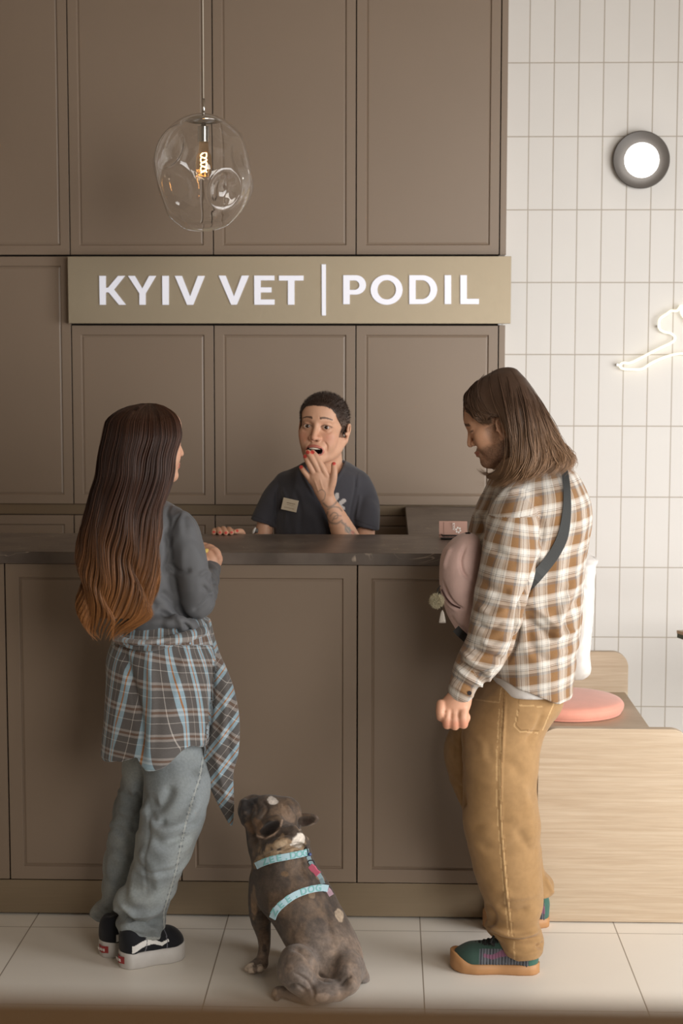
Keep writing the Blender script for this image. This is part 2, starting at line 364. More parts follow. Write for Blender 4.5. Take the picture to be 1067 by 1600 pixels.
# ------------------------------------------------------------------ pendant lamp
YP = 5.55
pc = at(318, 270, YP); pr = 80/FPX*YP/1.0
pl = empty('pendant_lamp', pc, 'clear dented glass globe pendant with a glowing filament bulb', 'lamp')
M_steel = mat('polished_steel', srgb(200, 196, 190), rough=.15, metal=1)
top = at(318, 181, YP)
def vtube(name, pts, r, m, n=16, parent=pl, smooth=True):
    bm = bmesh.new(); tube_mesh(bm, pts, r, n); return bm_obj(name, bm, m, parent, smooth=smooth)
vtube('cord', [(top[0], YP, 3.5), (top[0], YP, top[2]+.05)], .0022, mat('clear_cord', srgb(190, 180, 165), rough=.3))
vtube('stem', [(top[0], YP, top[2]+.056), (top[0], YP, top[2]+.001)], .0055, M_steel)
bm = bmesh.new(); lathe(bm, [(0.001, .004), (.02, .003), (.045, -.006), (.062, -.018), (.058, -.019), (.04, -.01), (.001, -.004)], 40, (top[0], YP, top[2]))
bm_obj('canopy_cap', bm, M_steel, pl, smooth=True)
M_glass = bpy.data.materials.new('clear_glass'); M_glass.use_nodes = True; N, L = nt(M_glass); b = N['Principled BSDF']
b.inputs['Transmission Weight'].default_value = 1; b.inputs['Roughness'].default_value = .01; b.inputs['IOR'].default_value = 1.42; b.inputs['Base Color'].default_value = (1, 1, 1, 1)
bm = bmesh.new(); bmesh.ops.create_icosphere(bm, subdivisions=6, radius=1)
dents = [((-.56, -.74, .34), .30, .24), ((.52, -.80, -.38), .28, .15), ((-.6, .7, -.2), .35, .12), ((.7, .6, .3), .3, .1), ((0.05, -.1, -1), .35, .06), ((1, .1, .25), .4, .07), ((-1, -.1, -.35), .4, .07)]
for v in bm.verts:
    d = v.co.normalized(); r = 1.0
    for c, w, a in dents:
        q = (d-Vector(c).normalized()).length; r -= a*math.exp(-(q/w)**4)
        r += a*.22*math.exp(-((q-w*1.25)/(w*.35))**2)
    r += .02*math.sin(3*d.x+2)+.02*math.sin(4*d.z+1)*math.cos(2*d.x)
    v.co = Vector((d.x*r*pr*1.0, d.y*r*pr, d.z*r*pr*1.13))
    v.co += Vector((pc[0], YP, pc[2]))
o = bm_obj('glass_shade', bm, M_glass, pl, smooth=True)
sd = o.modifiers.new('s', 'SOLIDIFY'); sd.thickness = .0022; sd.offset = -1
s0 = at(318, 197, YP); s1 = at(318, 222, YP); sx = s0[0]
bm = bmesh.new(); lathe(bm, [(.002, s0[2]+.012), (.006, s0[2]+.012), (.009, s0[2]), (.0195, s0[2]-.002), (.0195, s1[2]), (.017, s1[2]), (.002, s1[2]+.003)], 28, (sx, YP, 0)); bm_obj('socket', bm, M_steel, pl, smooth=False, bevel=.0006)
bz = at(318, 252, YP)[2]; bb = at(318, 277, YP)[2]
bulb_prof = [(.015, s1[2]), (.0155, s1[2]-.012), (.019, s1[2]-.035), (.0245, (bz+s1[2])/2-.012), (.0275, bz-.012), (.026, bz-.028), (.019, bb+.006), (.009, bb+.001), (.0005, bb)]
bm = bmesh.new(); lathe(bm, [(r, z) for r, z in zip(catmull([(a, b, 0) for a, b in bulb_prof], 40)[:, 0], catmull([(a, b, 0) for a, b in bulb_prof], 40)[:, 1])], 32, (sx, YP, 0))
M_amber = bpy.data.materials.new('amber_bulb_glass'); M_amber.use_nodes = True; N, L = nt(M_amber); b = N['Principled BSDF']
b.inputs['Transmission Weight'].default_value = 1; b.inputs['Roughness'].default_value = .0; b.inputs['IOR'].default_value = 1.1; b.inputs['Base Color'].default_value = (1, .82, .6, 1)
bulb = bm_obj('bulb', bm, M_amber, pl, smooth=True)
M_fil = mat('glowing_filament', (1, .6, .25, 1), emit=(1.0, .50, .17, 1), estr=26)
H0 = at(318, 240, YP)[2]; H1 = at(318, 270, YP)[2]
pts = [(sx+.0095*math.sin(t*2*PI*2.2), YP+.008*math.cos(t*2*PI*2.2+.6), H0+(H1-H0)*(t*1.0)+.004*math.sin(t*2*PI*4.4)) for t in np.linspace(0, 1, 90)]
pts2 = [(sx-.0095*math.sin(t*2*PI*2.2), YP-.008*math.cos(t*2*PI*2.2+.6), H0+(H1-H0)*(t*1.0)) for t in np.linspace(0, 1, 90)]
vtube('filament', pts, .0014, M_fil, 8, bulb); vtube('filament', pts2, .0014, M_fil, 8, bulb)

# ------------------------------------------------------------------ wall lamp and neon
YL = YT-.045
lc = at(1000, 251, YT); lr = 43.5/FPX*YT
wl = empty('wall_lamp', (lc[0], YT, lc[2]), 'round dark dish wall lamp with an off-centre glowing white disc on white tiles', 'lamp')
bm = bmesh.new(); lathe(bm, [(lr*.4, 0), (lr*.9, .006), (lr, .030), (lr*.99, .034), (lr*.96, .034), (lr*.6, .014), (.002, .010)], 64, (lc[0], YT, lc[2]), axis='y')
bm_obj('dish', bm, mat('dark_bronze_dish', srgb(66, 60, 55), rough=.45), wl, smooth=True)
gc = at(1003.5, 249.5, YT-.05); gr = 26.3/FPX*YT
bm = bmesh.new(); lathe(bm, [(gr*.9, .010), (gr, .035), (gr*.95, .055), (gr*.75, .07), (gr*.4, .077), (.001, .079)], 48, (gc[0], YT, gc[2]), axis='y')
bm_obj('diffuser', bm, mat('glowing_opal_glass', (1, 1, 1, 1), emit=(1, .97, .92, 1), estr=4.5), wl, smooth=True)
def nz(X, Y): return at(780+.275*X, 180+.275*Y, YT-.03)
npts = [(1120, 1230), (1090, 1190), (1062, 1160), (1040, 1135), (1034, 1110), (1044, 1088), (1030, 1085), (1010, 1110), (975, 1112), (950, 1130), (915, 1155), (907, 1185), (912, 1215), (940, 1232), (975, 1240), (998, 1262), (985, 1288), (920, 1320), (850, 1355), (750, 1405), (705, 1407), (685, 1422), (700, 1440), (750, 1444), (810, 1442), (870, 1405), (940, 1375), (1000, 1358), (1044, 1355), (1120, 1362), (1220, 1400), (1310, 1395), (1370, 1330), (1340, 1260), (1250, 1225), (1180, 1235), (1120, 1230)]
ne = empty('neon_sign', nz(800, 1440), 'warm white neon outline of a lying animal on the tiled wall', 'neon sign')
bm = bmesh.new(); tube_mesh(bm, catmull([nz(*p) for p in npts], 260), .0046, 8)
bm_obj('neon_tube', bm, mat('neon_glow', (1, .95, .8, 1), emit=(1, .90, .62, 1), estr=.95), ne, smooth=True)
for q in ((672, 1419), (905, 1200)):
    a_ = nz(*q); bm = bmesh.new(); tube_mesh(bm, [(a_[0], YT, a_[2]), (a_[0], YT-.034, a_[2])], .004, 12); bm_obj('mount_pin', bm, M_steel, ne)

# ------------------------------------------------------------------ bench, cushions, table
M_oak = bpy.data.materials.new('pale_oak'); M_oak.use_nodes = True; N, L = nt(M_oak); b = N['Principled BSDF']; b.inputs['Roughness'].default_value = .5
tc = N.new('ShaderNodeTexCoord'); mp = N.new('ShaderNodeMapping'); mp.inputs['Scale'].default_value = (1.3, 1.3, 38); L.new(tc.outputs['Object'], mp.inputs[0])
n = N.new('ShaderNodeTexNoise'); n.inputs['Scale'].default_value = 2.6; n.inputs['Detail'].default_value = 8; n.inputs['Distortion'].default_value = .6; L.new(mp.outputs[0], n.inputs[0])
cr = N.new('ShaderNodeValToRGB'); E_ = cr.color_ramp.elements; E_[0].position = .3; E_[0].color = srgb(174, 153, 128); E_[1].position = .68; E_[1].color = srgb(190, 172, 149); e = E_.new(.5); e.color = srgb(182, 162, 138)
L.new(n.outputs[0], cr.inputs[0])
mp3 = N.new('ShaderNodeMapping'); mp3.inputs['Scale'].default_value = (6, 6, 240); L.new(tc.outputs['Object'], mp3.inputs[0])
n3 = N.new('ShaderNodeTexNoise'); n3.inputs['Scale'].default_value = 3; n3.inputs['Detail'].default_value = 3; L.new(mp3.outputs[0], n3.inputs[0])
mr = N.new('ShaderNodeMapRange'); mr.inputs['From Min'].default_value = .35; mr.inputs['From Max'].default_value = .65; mr.inputs['To Min'].default_value = .95; mr.inputs['To Max'].default_value = 1.03; L.new(n3.outputs[0], mr.inputs[0])
vs = N.new('ShaderNodeVectorMath'); vs.operation = 'SCALE'; L.new(cr.outputs[0], vs.inputs[0]); L.new(mr.outputs[0], vs.inputs['Scale']); L.new(vs.outputs[0], b.inputs['Base Color'])
bx0, bx1, btop, bseat = .462, .925, .612, .455
YB0, YB1 = 4.965, 6.30
be = empty('bench', ((bx0+bx1)/2, (YB0+YB1)/2, 0), 'pale oak bench with rounded side panels under the tiled wall', 'bench')
def rpanel(y0, y1, xl=bx0, xr=bx1):
    bm = bmesh.new(); r = .06
    P = [(xl, .004)] + [(xl+r-r*math.cos(t), btop-r+r*math.sin(t)) for t in np.linspace(0, PI/2, 12)] + [(xr-r+r*math.sin(t), btop-r+r*math.cos(t)) for t in np.linspace(0, PI/2, 12)] + [(xr, .004)]
    extrude_poly(bm, P, lambda x, z: (x, y0, z), lambda x, z: (x, y1, z)); return bm
bm_obj('side_panel', rpanel(YB0, YB0+.03), M_oak, be, bevel=.0015)
bm_obj('side_panel', rpanel(YB1-.03, YB1), M_oak, be, bevel=.0015)
box_obj('seat', (bx0+.005, bx1-.01, YB0+.03, YB1-.03, bseat-.03, bseat), M_oak, be, bevel=.002)
box_obj('apron', (bx0+.03, bx0+.05, YB0+.03, YB1-.03, .05, bseat-.03), M_oak, be, bevel=.001)
def cushion(cx, cy, rr, h, m, label):
    bm = bmesh.new()
    prof = [(0.001, 0.0), (rr*.85, 0.0), (rr*.965, h*.14), (rr*1.0, h*.42), (rr*.985, h*.6), (rr*.9, h*.80), (rr*.6, h*.95), (rr*.25, h), (.001, h)]
    C_ = catmull([(a, b, 0) for a, b in prof], 40); lathe(bm, [(max(a, .0005), max(b, 0)) for a, b in C_[:, :2]], 72, (cx, cy, bseat+.0005))
    o = bm_obj('seat_cushion', bm, m, smooth=True); return tag(o, label, 'cushion', 'round bench cushions')
M_coral = mat('coral_felt', srgb(228, 158, 138), rough=.9, mott=.03, mscale=20, bump=.3, bscale=120, sheen=.3)
cushion(.652, 5.93, .208, .062, M_coral, 'round coral cushion lying on the oak bench seat')
cushion(.652, 5.27, .205, .048, M_coral, 'round coral cushion low behind the front panel of the oak bench')
t0 = at(1057, 984.5, 6.05)
te = empty('side_table', (t0[0]+.3, 5.9, 0), 'corner of a pale wooden table at the right edge of the photo', 'table')
bm = bmesh.new(); P = [(t0[0], 6.05), (t0[0]+.12, 5.72), (t0[0]+.9, 5.72), (t0[0]+.9, 6.05)]
extrude_poly(bm, P, lambda x, y: (x, y, t0[2]), lambda x, y: (x, y, t0[2]-.012)); bm_obj('table_top', bm, M_oak, te, bevel=.001)
bm = bmesh.new(); P = [(a+.004 if a == t0[0] else a, b) for a, b in P]
extrude_poly(bm, P, lambda x, y: (x, y+.01, t0[2]-.0125), lambda x, y: (x, y+.01, t0[2]-.03)); bm_obj('table_frame', bm, mat('green_grey_metal', srgb(70, 84, 72), rough=.5), te)
box_obj('leg', (t0[0]+.5, t0[0]+.56, 5.86, 5.92, 0, t0[2]-.03), M_steel, te, bevel=.002)

# foreground table edge, out of focus along the bottom of the photo
fz = at(533, 1561, .62)[2]
fe = empty('foreground_table', (0, .45, 0), 'blurred brown table edge across the very bottom of the photo', 'table')
M_brown = mat('brown_table_wood', srgb(196, 156, 110), rough=.5, mott=.06, mscale=6)
box_obj('table_top', (-.5, .6, .22, .62, fz-.03, fz), M_brown, fe, bevel=.002)
for sx_ in (-.45, .51):
    for sy_ in (.25, .55): box_obj('leg', (sx_, sx_+.04, sy_, sy_+.04, 0, fz-.03), M_brown, fe, bevel=.001)

# ------------------------------------------------------------------ things on the counter
M_card = mat('dusty_pink_card', srgb(186, 146, 130), rough=.7)
M_print = mat('white_print', srgb(236, 228, 220), rough=.6)
YC = 5.36
c0 = at(686, 838, YC); c1 = at(687, 813.5, YC+.012); 
card = empty('business_card', (c0[0]+.045, YC, TOPZ), 'dusty pink card with white flower logo leaning in the black holder', 'card', None)
w_ = .092; hgt = .056
bm = bmesh.new(); extrude_poly(bm, [(c0[0], TOPZ+.003), (c0[0]+w_, TOPZ+.003), (c0[0]+w_, TOPZ+hgt), (c0[0], TOPZ+hgt)], lambda x, z: (x, YC+(z-TOPZ)*.25, z), lambda x, z: (x, YC+.006+(z-TOPZ)*.25, z)); bm_obj('card_stock', bm, M_card, card)
def cardpt(px, py):
    z = TOPZ+(838-py)/25.0*.0555; x = c0[0]+(px-686)/FPX*YC
    return Vector((x, YC+(z-TOPZ)*.25-.0006, z))
bm = bmesh.new()
fc = (716, 825.5)
for k in range(6):
    a = k*PI/3+.3
    for ss in (1,):
        P = [cardpt(fc[0]+3.4*math.cos(a)+1.5*math.cos(t), fc[1]+3.4*math.sin(a)+1.5*math.sin(t)) for t in np.linspace(0, 2*PI, 11)[:-1]]
        extrude_poly(bm, [tuple(p) for p in P], lambda x, y, z: (x, y, z), lambda x, y, z: (x, y+.0004, z))
bm_obj('flower_logo', bm, M_print, card)
text_mesh('card_text', 'KYIV VET', .0115, Matrix.Translation(cardpt(708.5, 825.5))@Matrix(((0, 1, 0, 0), (0, 0, -1, 0), (-1, 0, 0, 0), (0, 0, 0, 1))), M_print, card, .0002)
bm = bmesh.new(); P = [cardpt(693, 814), cardpt(693.6, 814), cardpt(693.6, 836), cardpt(693, 836)]
extrude_poly(bm, [tuple(p) for p in P], lambda x, y, z: (x, y, z), lambda x, y, z: (x, y+.0003, z)); bm_obj('fold_line', bm, mat('card_crease', srgb(140, 105, 94)), card)
M_black = mat('black_wire', srgb(26, 24, 24), rough=.5)
hd = empty('card_holder', (c0[0]+.05, YC-.03, TOPZ), 'small black mesh card holder on the stone countertop', 'holder')
hx0, hx1 = c0[0]+.009, c0[0]+.105
bm = bmesh.new()
tube_mesh(bm, [(hx0, YC+.02, TOPZ+.013), (hx0, YC-.024, TOPZ+.013), (hx0+.004, YC-.028, TOPZ+.014), (hx1, YC-.028, TOPZ+.014), (hx1, YC+.02, TOPZ+.013)], .002, 8)
tube_mesh(bm, [(hx0-.002, YC+.02, TOPZ+.002), (hx0-.002, YC-.03, TOPZ+.002), (hx1, YC-.03, TOPZ+.002), (hx1, YC+.02, TOPZ+.002)], .0022, 8)
bm_obj('rim', bm, M_black, hd, smooth=True)
bm = bmesh.new()
for k in range(40):
    x = hx0+(hx1-hx0)*k/39; tube_mesh(bm, [(x, YC-.0285, TOPZ+.002), (x+.0012, YC-.0285, TOPZ+.013)], .0006, 4)
for zz in (.005, .008, .011): tube_mesh(bm, [(hx0, YC-.0285, TOPZ+zz), (hx1, YC-.0285, TOPZ+zz)], .0005, 4)
bm_obj('mesh_wall', bm, M_black, hd)
box_obj('base', (hx0, hx1, YC-.028, YC+.02, TOPZ+.0002, TOPZ+.0015), M_black, hd, bevel=0)
# ------------------------------------------------------------------ implicit-surface modelling kit
def smin(a, b, k):
    if k <= 0: return np.minimum(a, b)
    h = np.clip(.5+.5*(b-a)/k, 0, 1); return b+(a-b)*h-k*h*(1-h)
def hash3(i, j, k, s):
    n = (i.astype(np.int64)*374761393+j.astype(np.int64)*668265263+k.astype(np.int64)*2147483647+s*974711) & 0xffffffff
    n = ((n ^ (n >> 13))*1274126177) & 0xffffffff
    return ((n ^ (n >> 16)) & 0xffff).astype(f32)/65535.
def vnoise(P, freq, seed=0):
    """smooth value noise in [-1,1]; freq may be a 3-vector"""
    Q = P*np.asarray(freq, f32); I = np.floor(Q).astype(np.int64); F = (Q-I).astype(f32); F = F*F*F*(F*(F*6-15)+10)
    x, y, z = I[:, 0], I[:, 1], I[:, 2]; u, v, w = F[:, 0], F[:, 1], F[:, 2]; r = 0
    for dx in (0, 1):
        for dy in (0, 1):
            for dz in (0, 1):
                r = r+hash3(x+dx, y+dy, z+dz, seed)*(u if dx else 1-u)*(v if dy else 1-v)*(w if dz else 1-w)
    return r*2-1
def fbm(P, freq, oct=3, seed=0):
    r = 0; a = 1.; t = 0
    for o in range(oct): r = r+a*vnoise(P, np.asarray(freq, f32)*(2.03**o), seed+o*17); t += a; a *= .5
    return r/t
def rotm(axis, deg):
    return np.array(Matrix.Rotation(math.radians(deg), 3, axis))
class Prim:
    def __init__(s, fn, lo, hi): s.fn, s.lo, s.hi = fn, np.array(lo, float), np.array(hi, float)
def sph(c, r):
    c = np.array(c, f32)
    return Prim(lambda P: np.sqrt(((P-c)**2).sum(-1))-f32(r), c-r, c+r)
def ell(c, r, R=None):
    c = np.array(c, f32); r = np.array(r, f32); m = float(max(r))
    def fn(P):
        q = P-c
        if R is not None: q = q@np.array(R, f32)
        k0 = np.sqrt(((q/r)**2).sum(-1)); k1 = np.sqrt(((q/(r*r))**2).sum(-1))+1e-6
        return k0*(k0-1)/k1
    return Prim(fn, c-(m if R is not None else r), c+(m if R is not None else r))
def cap(a, b, ra, rb):
    a = np.array(a, f32); b = np.array(b, f32)
    def fn(P):
        ab = b-a; q = P-a; h = np.clip((q@ab)/float(ab@ab+1e-12), 0, 1)
        return np.sqrt(((q-h[..., None]*ab)**2).sum(-1))-(f32(ra)+f32(rb-ra)*h)
    m = max(ra, rb); return Prim(fn, np.minimum(a, b)-m, np.maximum(a, b)+m)
def tube(pts, rad, n=None, flat=None):
    """polyline swept ball; flat=(axis vector, scale) squashes the section along an axis"""
    n = n or max(6, 4*(len(pts)-1)+1)
    PR = catmull([list(p)+[r] for p, r in zip(pts, rad)], n).astype(f32)
    def fn(P):
        D = None
        for a, b in zip(PR, PR[1:]):
            ab = b[:3]-a[:3]; q = P-a[:3]; h = np.clip((q@ab)/float(ab@ab+1e-12), 0, 1)
            v = q-h[..., None]*ab
            if flat is not None:
                ax = np.array(flat[0], f32); v = v+(v@ax)[..., None]*ax*f32(1/flat[1]-1)
            d = np.sqrt((v**2).sum(-1))-(a[3]+(b[3]-a[3])*h)
            if flat is not None: d = d*f32(min(1, flat[1])**.5)
            D = d if D is None else np.minimum(D, d)
        return D
    m = PR[:, 3].max(); return Prim(fn, PR[:, :3].min(0)-m, PR[:, :3].max(0)+m)
class Stack:
    """upright loft of ellipses: stations (x, y, z, rx, ry); optional superellipse power"""
    def __init__(s, st, power=2.0, cap_r=.02):
        st = sorted(st, key=lambda a: a[2]); S = catmull(st, 8*(len(st)-1)+1); S[:, 3:5] = np.maximum(S[:, 3:5], .002)
        S = S[np.argsort(S[:, 2])]
        s.S = S; s.pw = power; s.cr = cap_r
    def at(s, z): return [np.interp(z, s.S[:, 2], s.S[:, i]).astype(f32) for i in (0, 1, 3, 4)]
    def prim(s):
        S = s.S; m = S[:, 3:5].max(0)
        def fn(P):
            z = P[..., 2]; cx, cy, rx, ry = s.at(z)
            x = np.abs(P[..., 0]-cx); y = np.abs(P[..., 1]-cy); p = s.pw
            if p == 2: k0 = np.sqrt((x/rx)**2+(y/ry)**2)
            else: k0 = ((x/rx)**p+(y/ry)**p)**(1/p)
            k1 = np.sqrt((x/rx**2)**2+(y/ry**2)**2)+1e-6
            d = k0*(k0-1)/k1 if p == 2 else (k0-1)*np.minimum(rx, ry)
            dz = np.maximum(z-f32(S[-1, 2]), f32(S[0, 2])-z)
            a = np.maximum(d+f32(s.cr), 0); b = np.maximum(dz+f32(s.cr), 0)
            return np.where((d > -s.cr) & (dz > -s.cr), np.sqrt(a*a+b*b)-f32(s.cr), np.maximum(d, dz))
        return Prim(fn, (S[:, 0].min()-m[0], S[:, 1].min()-m[1], S[0, 2]), (S[:, 0].max()+m[0], S[:, 1].max()+m[1], S[-1, 2]))
class Field:
    def __init__(s, lo, hi, h):
        s.h = float(h); s.lo = np.array(lo, float); n = np.ceil((np.array(hi)-s.lo)/h).astype(int)+1
        s.n = n; s.ax = [(s.lo[i]+np.arange(n[i])*h).astype(f32) for i in range(3)]; s.D = np.full(n, 1.0, f32)
    def _blk(s, lo, hi):
        a = np.maximum(np.floor((lo-s.lo)/s.h).astype(int), 0); b = np.minimum(np.ceil((hi-s.lo)/s.h).astype(int)+1, s.n)
        if (b <= a).any(): return None, None
        sl = tuple(slice(a[i], b[i]) for i in range(3))
        P = np.stack(np.meshgrid(*[s.ax[i][sl[i]] for i in range(3)], indexing='ij'), -1)
        return sl, P
    def _ev(s, p, k, T):
        pad = k+s.h*3
        if T is None: sl, P = s._blk(p.lo-pad, p.hi+pad); return sl, (p.fn(P) if sl else None)
        R, c, sc = T; R = np.array(R, float); C = np.array([[x, y, z] for x in (p.lo[0], p.hi[0]) for y in (p.lo[1], p.hi[1]) for z in (p.lo[2], p.hi[2])])
        Wd = (C*sc)@R.T+c; sl, P = s._blk(Wd.min(0)-pad, Wd.max(0)+pad)
        if sl is None: return None, None
        return sl, p.fn(((P-np.array(c, f32))@R.astype(f32))/f32(sc))*f32(sc)
    def add(s, p, k=0., T=None):
        sl, d = s._ev(p, k, T)
        if sl: s.D[sl] = smin(s.D[sl], d, k)
        return s
    def sub(s, p, k=0., T=None):
        sl, d = s._ev(p, k, T)
        if sl: s.D[sl] = -smin(-s.D[sl], d, k)
        return s
    def cut(s, fn):
        """keep only where fn(P) < 0, fn evaluated everywhere slab by slab"""
        for i in range(s.n[0]):
            P = np.stack(np.meshgrid(s.ax[0][i:i+1], s.ax[1], s.ax[2], indexing='ij'), -1); s.D[i:i+1] = np.maximum(s.D[i:i+1], fn(P))
        return s
    def mesh(s, smooth=1):
        D = s.D; S = D < 0; n = s.n; acc = {}; ids = []; pos = []; quads = []
        nc = n-1
        def cid(i, j, k): return (i.astype(np.int64)*nc[1]+j)*nc[2]+k
        for ax in range(3):
            s0 = [slice(None)]*3; s1 = [slice(None)]*3; s0[ax] = slice(0, -1); s1[ax] = slice(1, None)
            A = S[tuple(s0)]; B = S[tuple(s1)]; idx = np.argwhere(A != B)
            if len(idx) == 0: continue
            b, c = [(1, 2), (2, 0), (0, 1)][ax]
            ok = (idx[:, b] > 0) & (idx[:, c] > 0) & (idx[:, b] < nc[b]) & (idx[:, c] < nc[c]); idx = idx[ok]
            d0 = D[tuple(s0)][tuple(idx.T)]; d1 = D[tuple(s1)][tuple(idx.T)]; t = d0/(d0-d1)
            p = idx.astype(np.float64); p[:, ax] += t
            q = []
            for db, dc in ((-1, -1), (0, -1), (0, 0), (-1, 0)):
                I = idx.copy(); I[:, b] += db; I[:, c] += dc; cc = cid(I[:, 0], I[:, 1], I[:, 2]); q.append(cc); ids.append(cc); pos.append(p)
            q = np.stack(q, 1); inside0 = d0 < 0
            q[~inside0] = q[~inside0][:, ::-1]; quads.append(q)
        ids = np.concatenate(ids); pos = np.concatenate(pos); quads = np.concatenate(quads)
        u, inv = np.unique(ids, return_inverse=True); inv = inv.ravel(); cnt = np.bincount(inv)
        V = np.stack([np.bincount(inv, pos[:, i])/cnt for i in range(3)], 1)*s.h+s.lo
        F = np.searchsorted(u, quads)
        for _ in range(smooth): V = lap(V, F, .5)
        s.D = None
        return V, F
def lap(V, F, a):
    n = len(V); acc = np.zeros((n, 3)); c = np.zeros(n)
    for i in range(4):
        for j in ((i+1) % 4, (i-1) % 4):
            for k in range(3): acc[:, k] += np.bincount(F[:, i], V[F[:, j], k], n)
            c += np.bincount(F[:, i], minlength=n)
    return V*(1-a)+a*acc/np.maximum(c, 1)[:, None]
def vnormals(V, F):
    fn = np.cross(V[F[:, 2]]-V[F[:, 0]], V[F[:, 3]]-V[F[:, 1]]); N = np.zeros_like(V)
    for i in range(F.shape[1]):
        for k in range(3): N[:, k] += np.bincount(F[:, i], fn[:, k], len(V))
    return N/(np.linalg.norm(N, axis=1)[:, None]+1e-12)
def raw_mesh(name, V, F, attrs=None):
    me = bpy.data.meshes.new(name); F = np.asarray(F, np.int32); k = F.shape[1]
    me.vertices.add(len(V)); me.vertices.foreach_set('co', np.asarray(V, f32).ravel())
    me.loops.add(F.size); me.loops.foreach_set('vertex_index', F.ravel())
    me.polygons.add(len(F)); me.polygons.foreach_set('loop_start', np.arange(len(F), dtype=np.int32)*k)
    me.update(calc_edges=True)
    for nm, A in (attrs or {}).items():
        A = np.asarray(A, f32)
        if nm == 'col':
            if A.shape[1] == 3: A = np.hstack([A, np.ones((len(A), 1), f32)])
            at_ = me.attributes.new(nm, 'FLOAT_COLOR', 'POINT'); at_.data.foreach_set('color', A.ravel())
        else:
            at_ = me.attributes.new(nm, 'FLOAT_VECTOR', 'POINT'); at_.data.foreach_set('vector', A.ravel())
    return me
def merge(*VF):
    vs, fs, o = [], [], 0
    for V, F in VF: vs.append(V); fs.append(F+o); o += len(V)
    return np.vstack(vs), np.vstack(fs)
def seg_dist(px, py, line):
    d = np.full(len(px), 1e9); tt = np.zeros(len(px)); n = len(line)-1
    for i, ((x0, y0), (x1, y1)) in enumerate(zip(line, line[1:])):
        dx, dy = x1-x0, y1-y0; h = np.clip(((px-x0)*dx+(py-y0)*dy)/(dx*dx+dy*dy+1e-9), 0, 1)
        q = np.hypot(px-x0-h*dx, py-y0-h*dy); m = q < d; d[m] = q[m]; tt[m] = (i+h[m])/n
    return d, tt
def folds(V, N, lines):
    """press or raise soft creases along traced lines on the visible side; lines: (pts, height m, width px)"""
    px, py = proj(V); v = V-np.array([0, 0, CH]); v /= np.linalg.norm(v, axis=1)[:, None]
    vis = np.clip(-(N*v).sum(1)*3+.2, 0, 1); disp = np.zeros(len(V))
    for L_, a, w in lines:
        d, t = seg_dist(px, py, [tuple(p) for p in catmull([(x, y, 0) for x, y in L_], 4*len(L_))[:, :2]])
        disp += 1.2*a*np.exp(-(d/w)**2)*np.clip(np.minimum(t, 1-t)*5+.15, 0, 1)
    return V+N*(disp*vis)[:, None]
def inpoly(px, py, poly):
    r = np.zeros(len(px), bool); n = len(poly)
    for i in range(n):
        x0, y0 = poly[i]; x1, y1 = poly[(i+1) % n]
        if y0 == y1: continue
        c = ((y0 > py) != (y1 > py)) & (px < (x1-x0)*(py-y0)/(y1-y0)+x0); r ^= c
    return r
def st(py, xl, xr, Y, ry):
    a = at(xl, py, Y); b = at(xr, py, Y)
    return ((a[0]+b[0])/2, Y, (a[2]+b[2])/2, (b[0]-a[0])/2, ry)
def ptr(L_):
    """(px,py,Y,r_px) list -> points, radii in metres"""
    return [at(a, b, c) for a, b, c, _ in L_], [r/FPX*c for _, _, c, r in L_]
def mixc(C, m, c):
    return C*(1-m[:, None])+np.array(c[:3])[None]*m[:, None]
def sstep(x, a, b):
    t = np.clip((x-a)/(b-a), 0, 1); return t*t*(3-2*t)
def strands(name, paths, r, m, parent, cols=None, sides=3, taper=.35):
    """paths (n, k, 3): many thin locks in one mesh"""
    P = np.asarray(paths, float); n, k, _ = P.shape
    T = np.gradient(P, axis=1); T /= np.linalg.norm(T, axis=2)[..., None]+1e-9
    U = np.cross(T, np.array([.31, .87, .38])); U /= np.linalg.norm(U, axis=2)[..., None]+1e-9; W_ = np.cross(T, U)
    prof = (np.minimum(1, np.minimum(np.linspace(0, 1, k)*12+.4, (1-np.linspace(0, 1, k))*4+taper*.3)))[None, :, None]
    rr = np.broadcast_to(np.asarray(r, float).reshape(-1, 1, 1), (n, 1, 1))*prof
    rings = np.stack([P+rr*(U*math.cos(2*PI*s/sides)+W_*math.sin(2*PI*s/sides)) for s in range(sides)], 2)
    V = rings.reshape(-1, 3); base = (np.arange(n)[:, None]*k+np.arange(k-1)[None])*sides
    F = np.stack([np.stack([base+s, base+(s+1) % sides, base+sides+(s+1) % sides, base+sides+s], -1) for s in range(sides)], 2).reshape(-1, 4)
    A = {}
    if cols is not None: A['col'] = np.repeat(np.asarray(cols, f32).reshape(n*k, 3), sides, 0)
    me = raw_mesh(name, V, F, A); return link(name, me, m, parent, smooth=True)

def surf_at(V, x, y, r=3.0):
    px, py = proj(V); m = (np.abs(px-x) < r) & (np.abs(py-y) < r)
    return V[m][np.argmin(V[m][:, 1])] if m.any() else None
def rgb(r, g, b): return np.array(srgb(r, g, b)[:3])

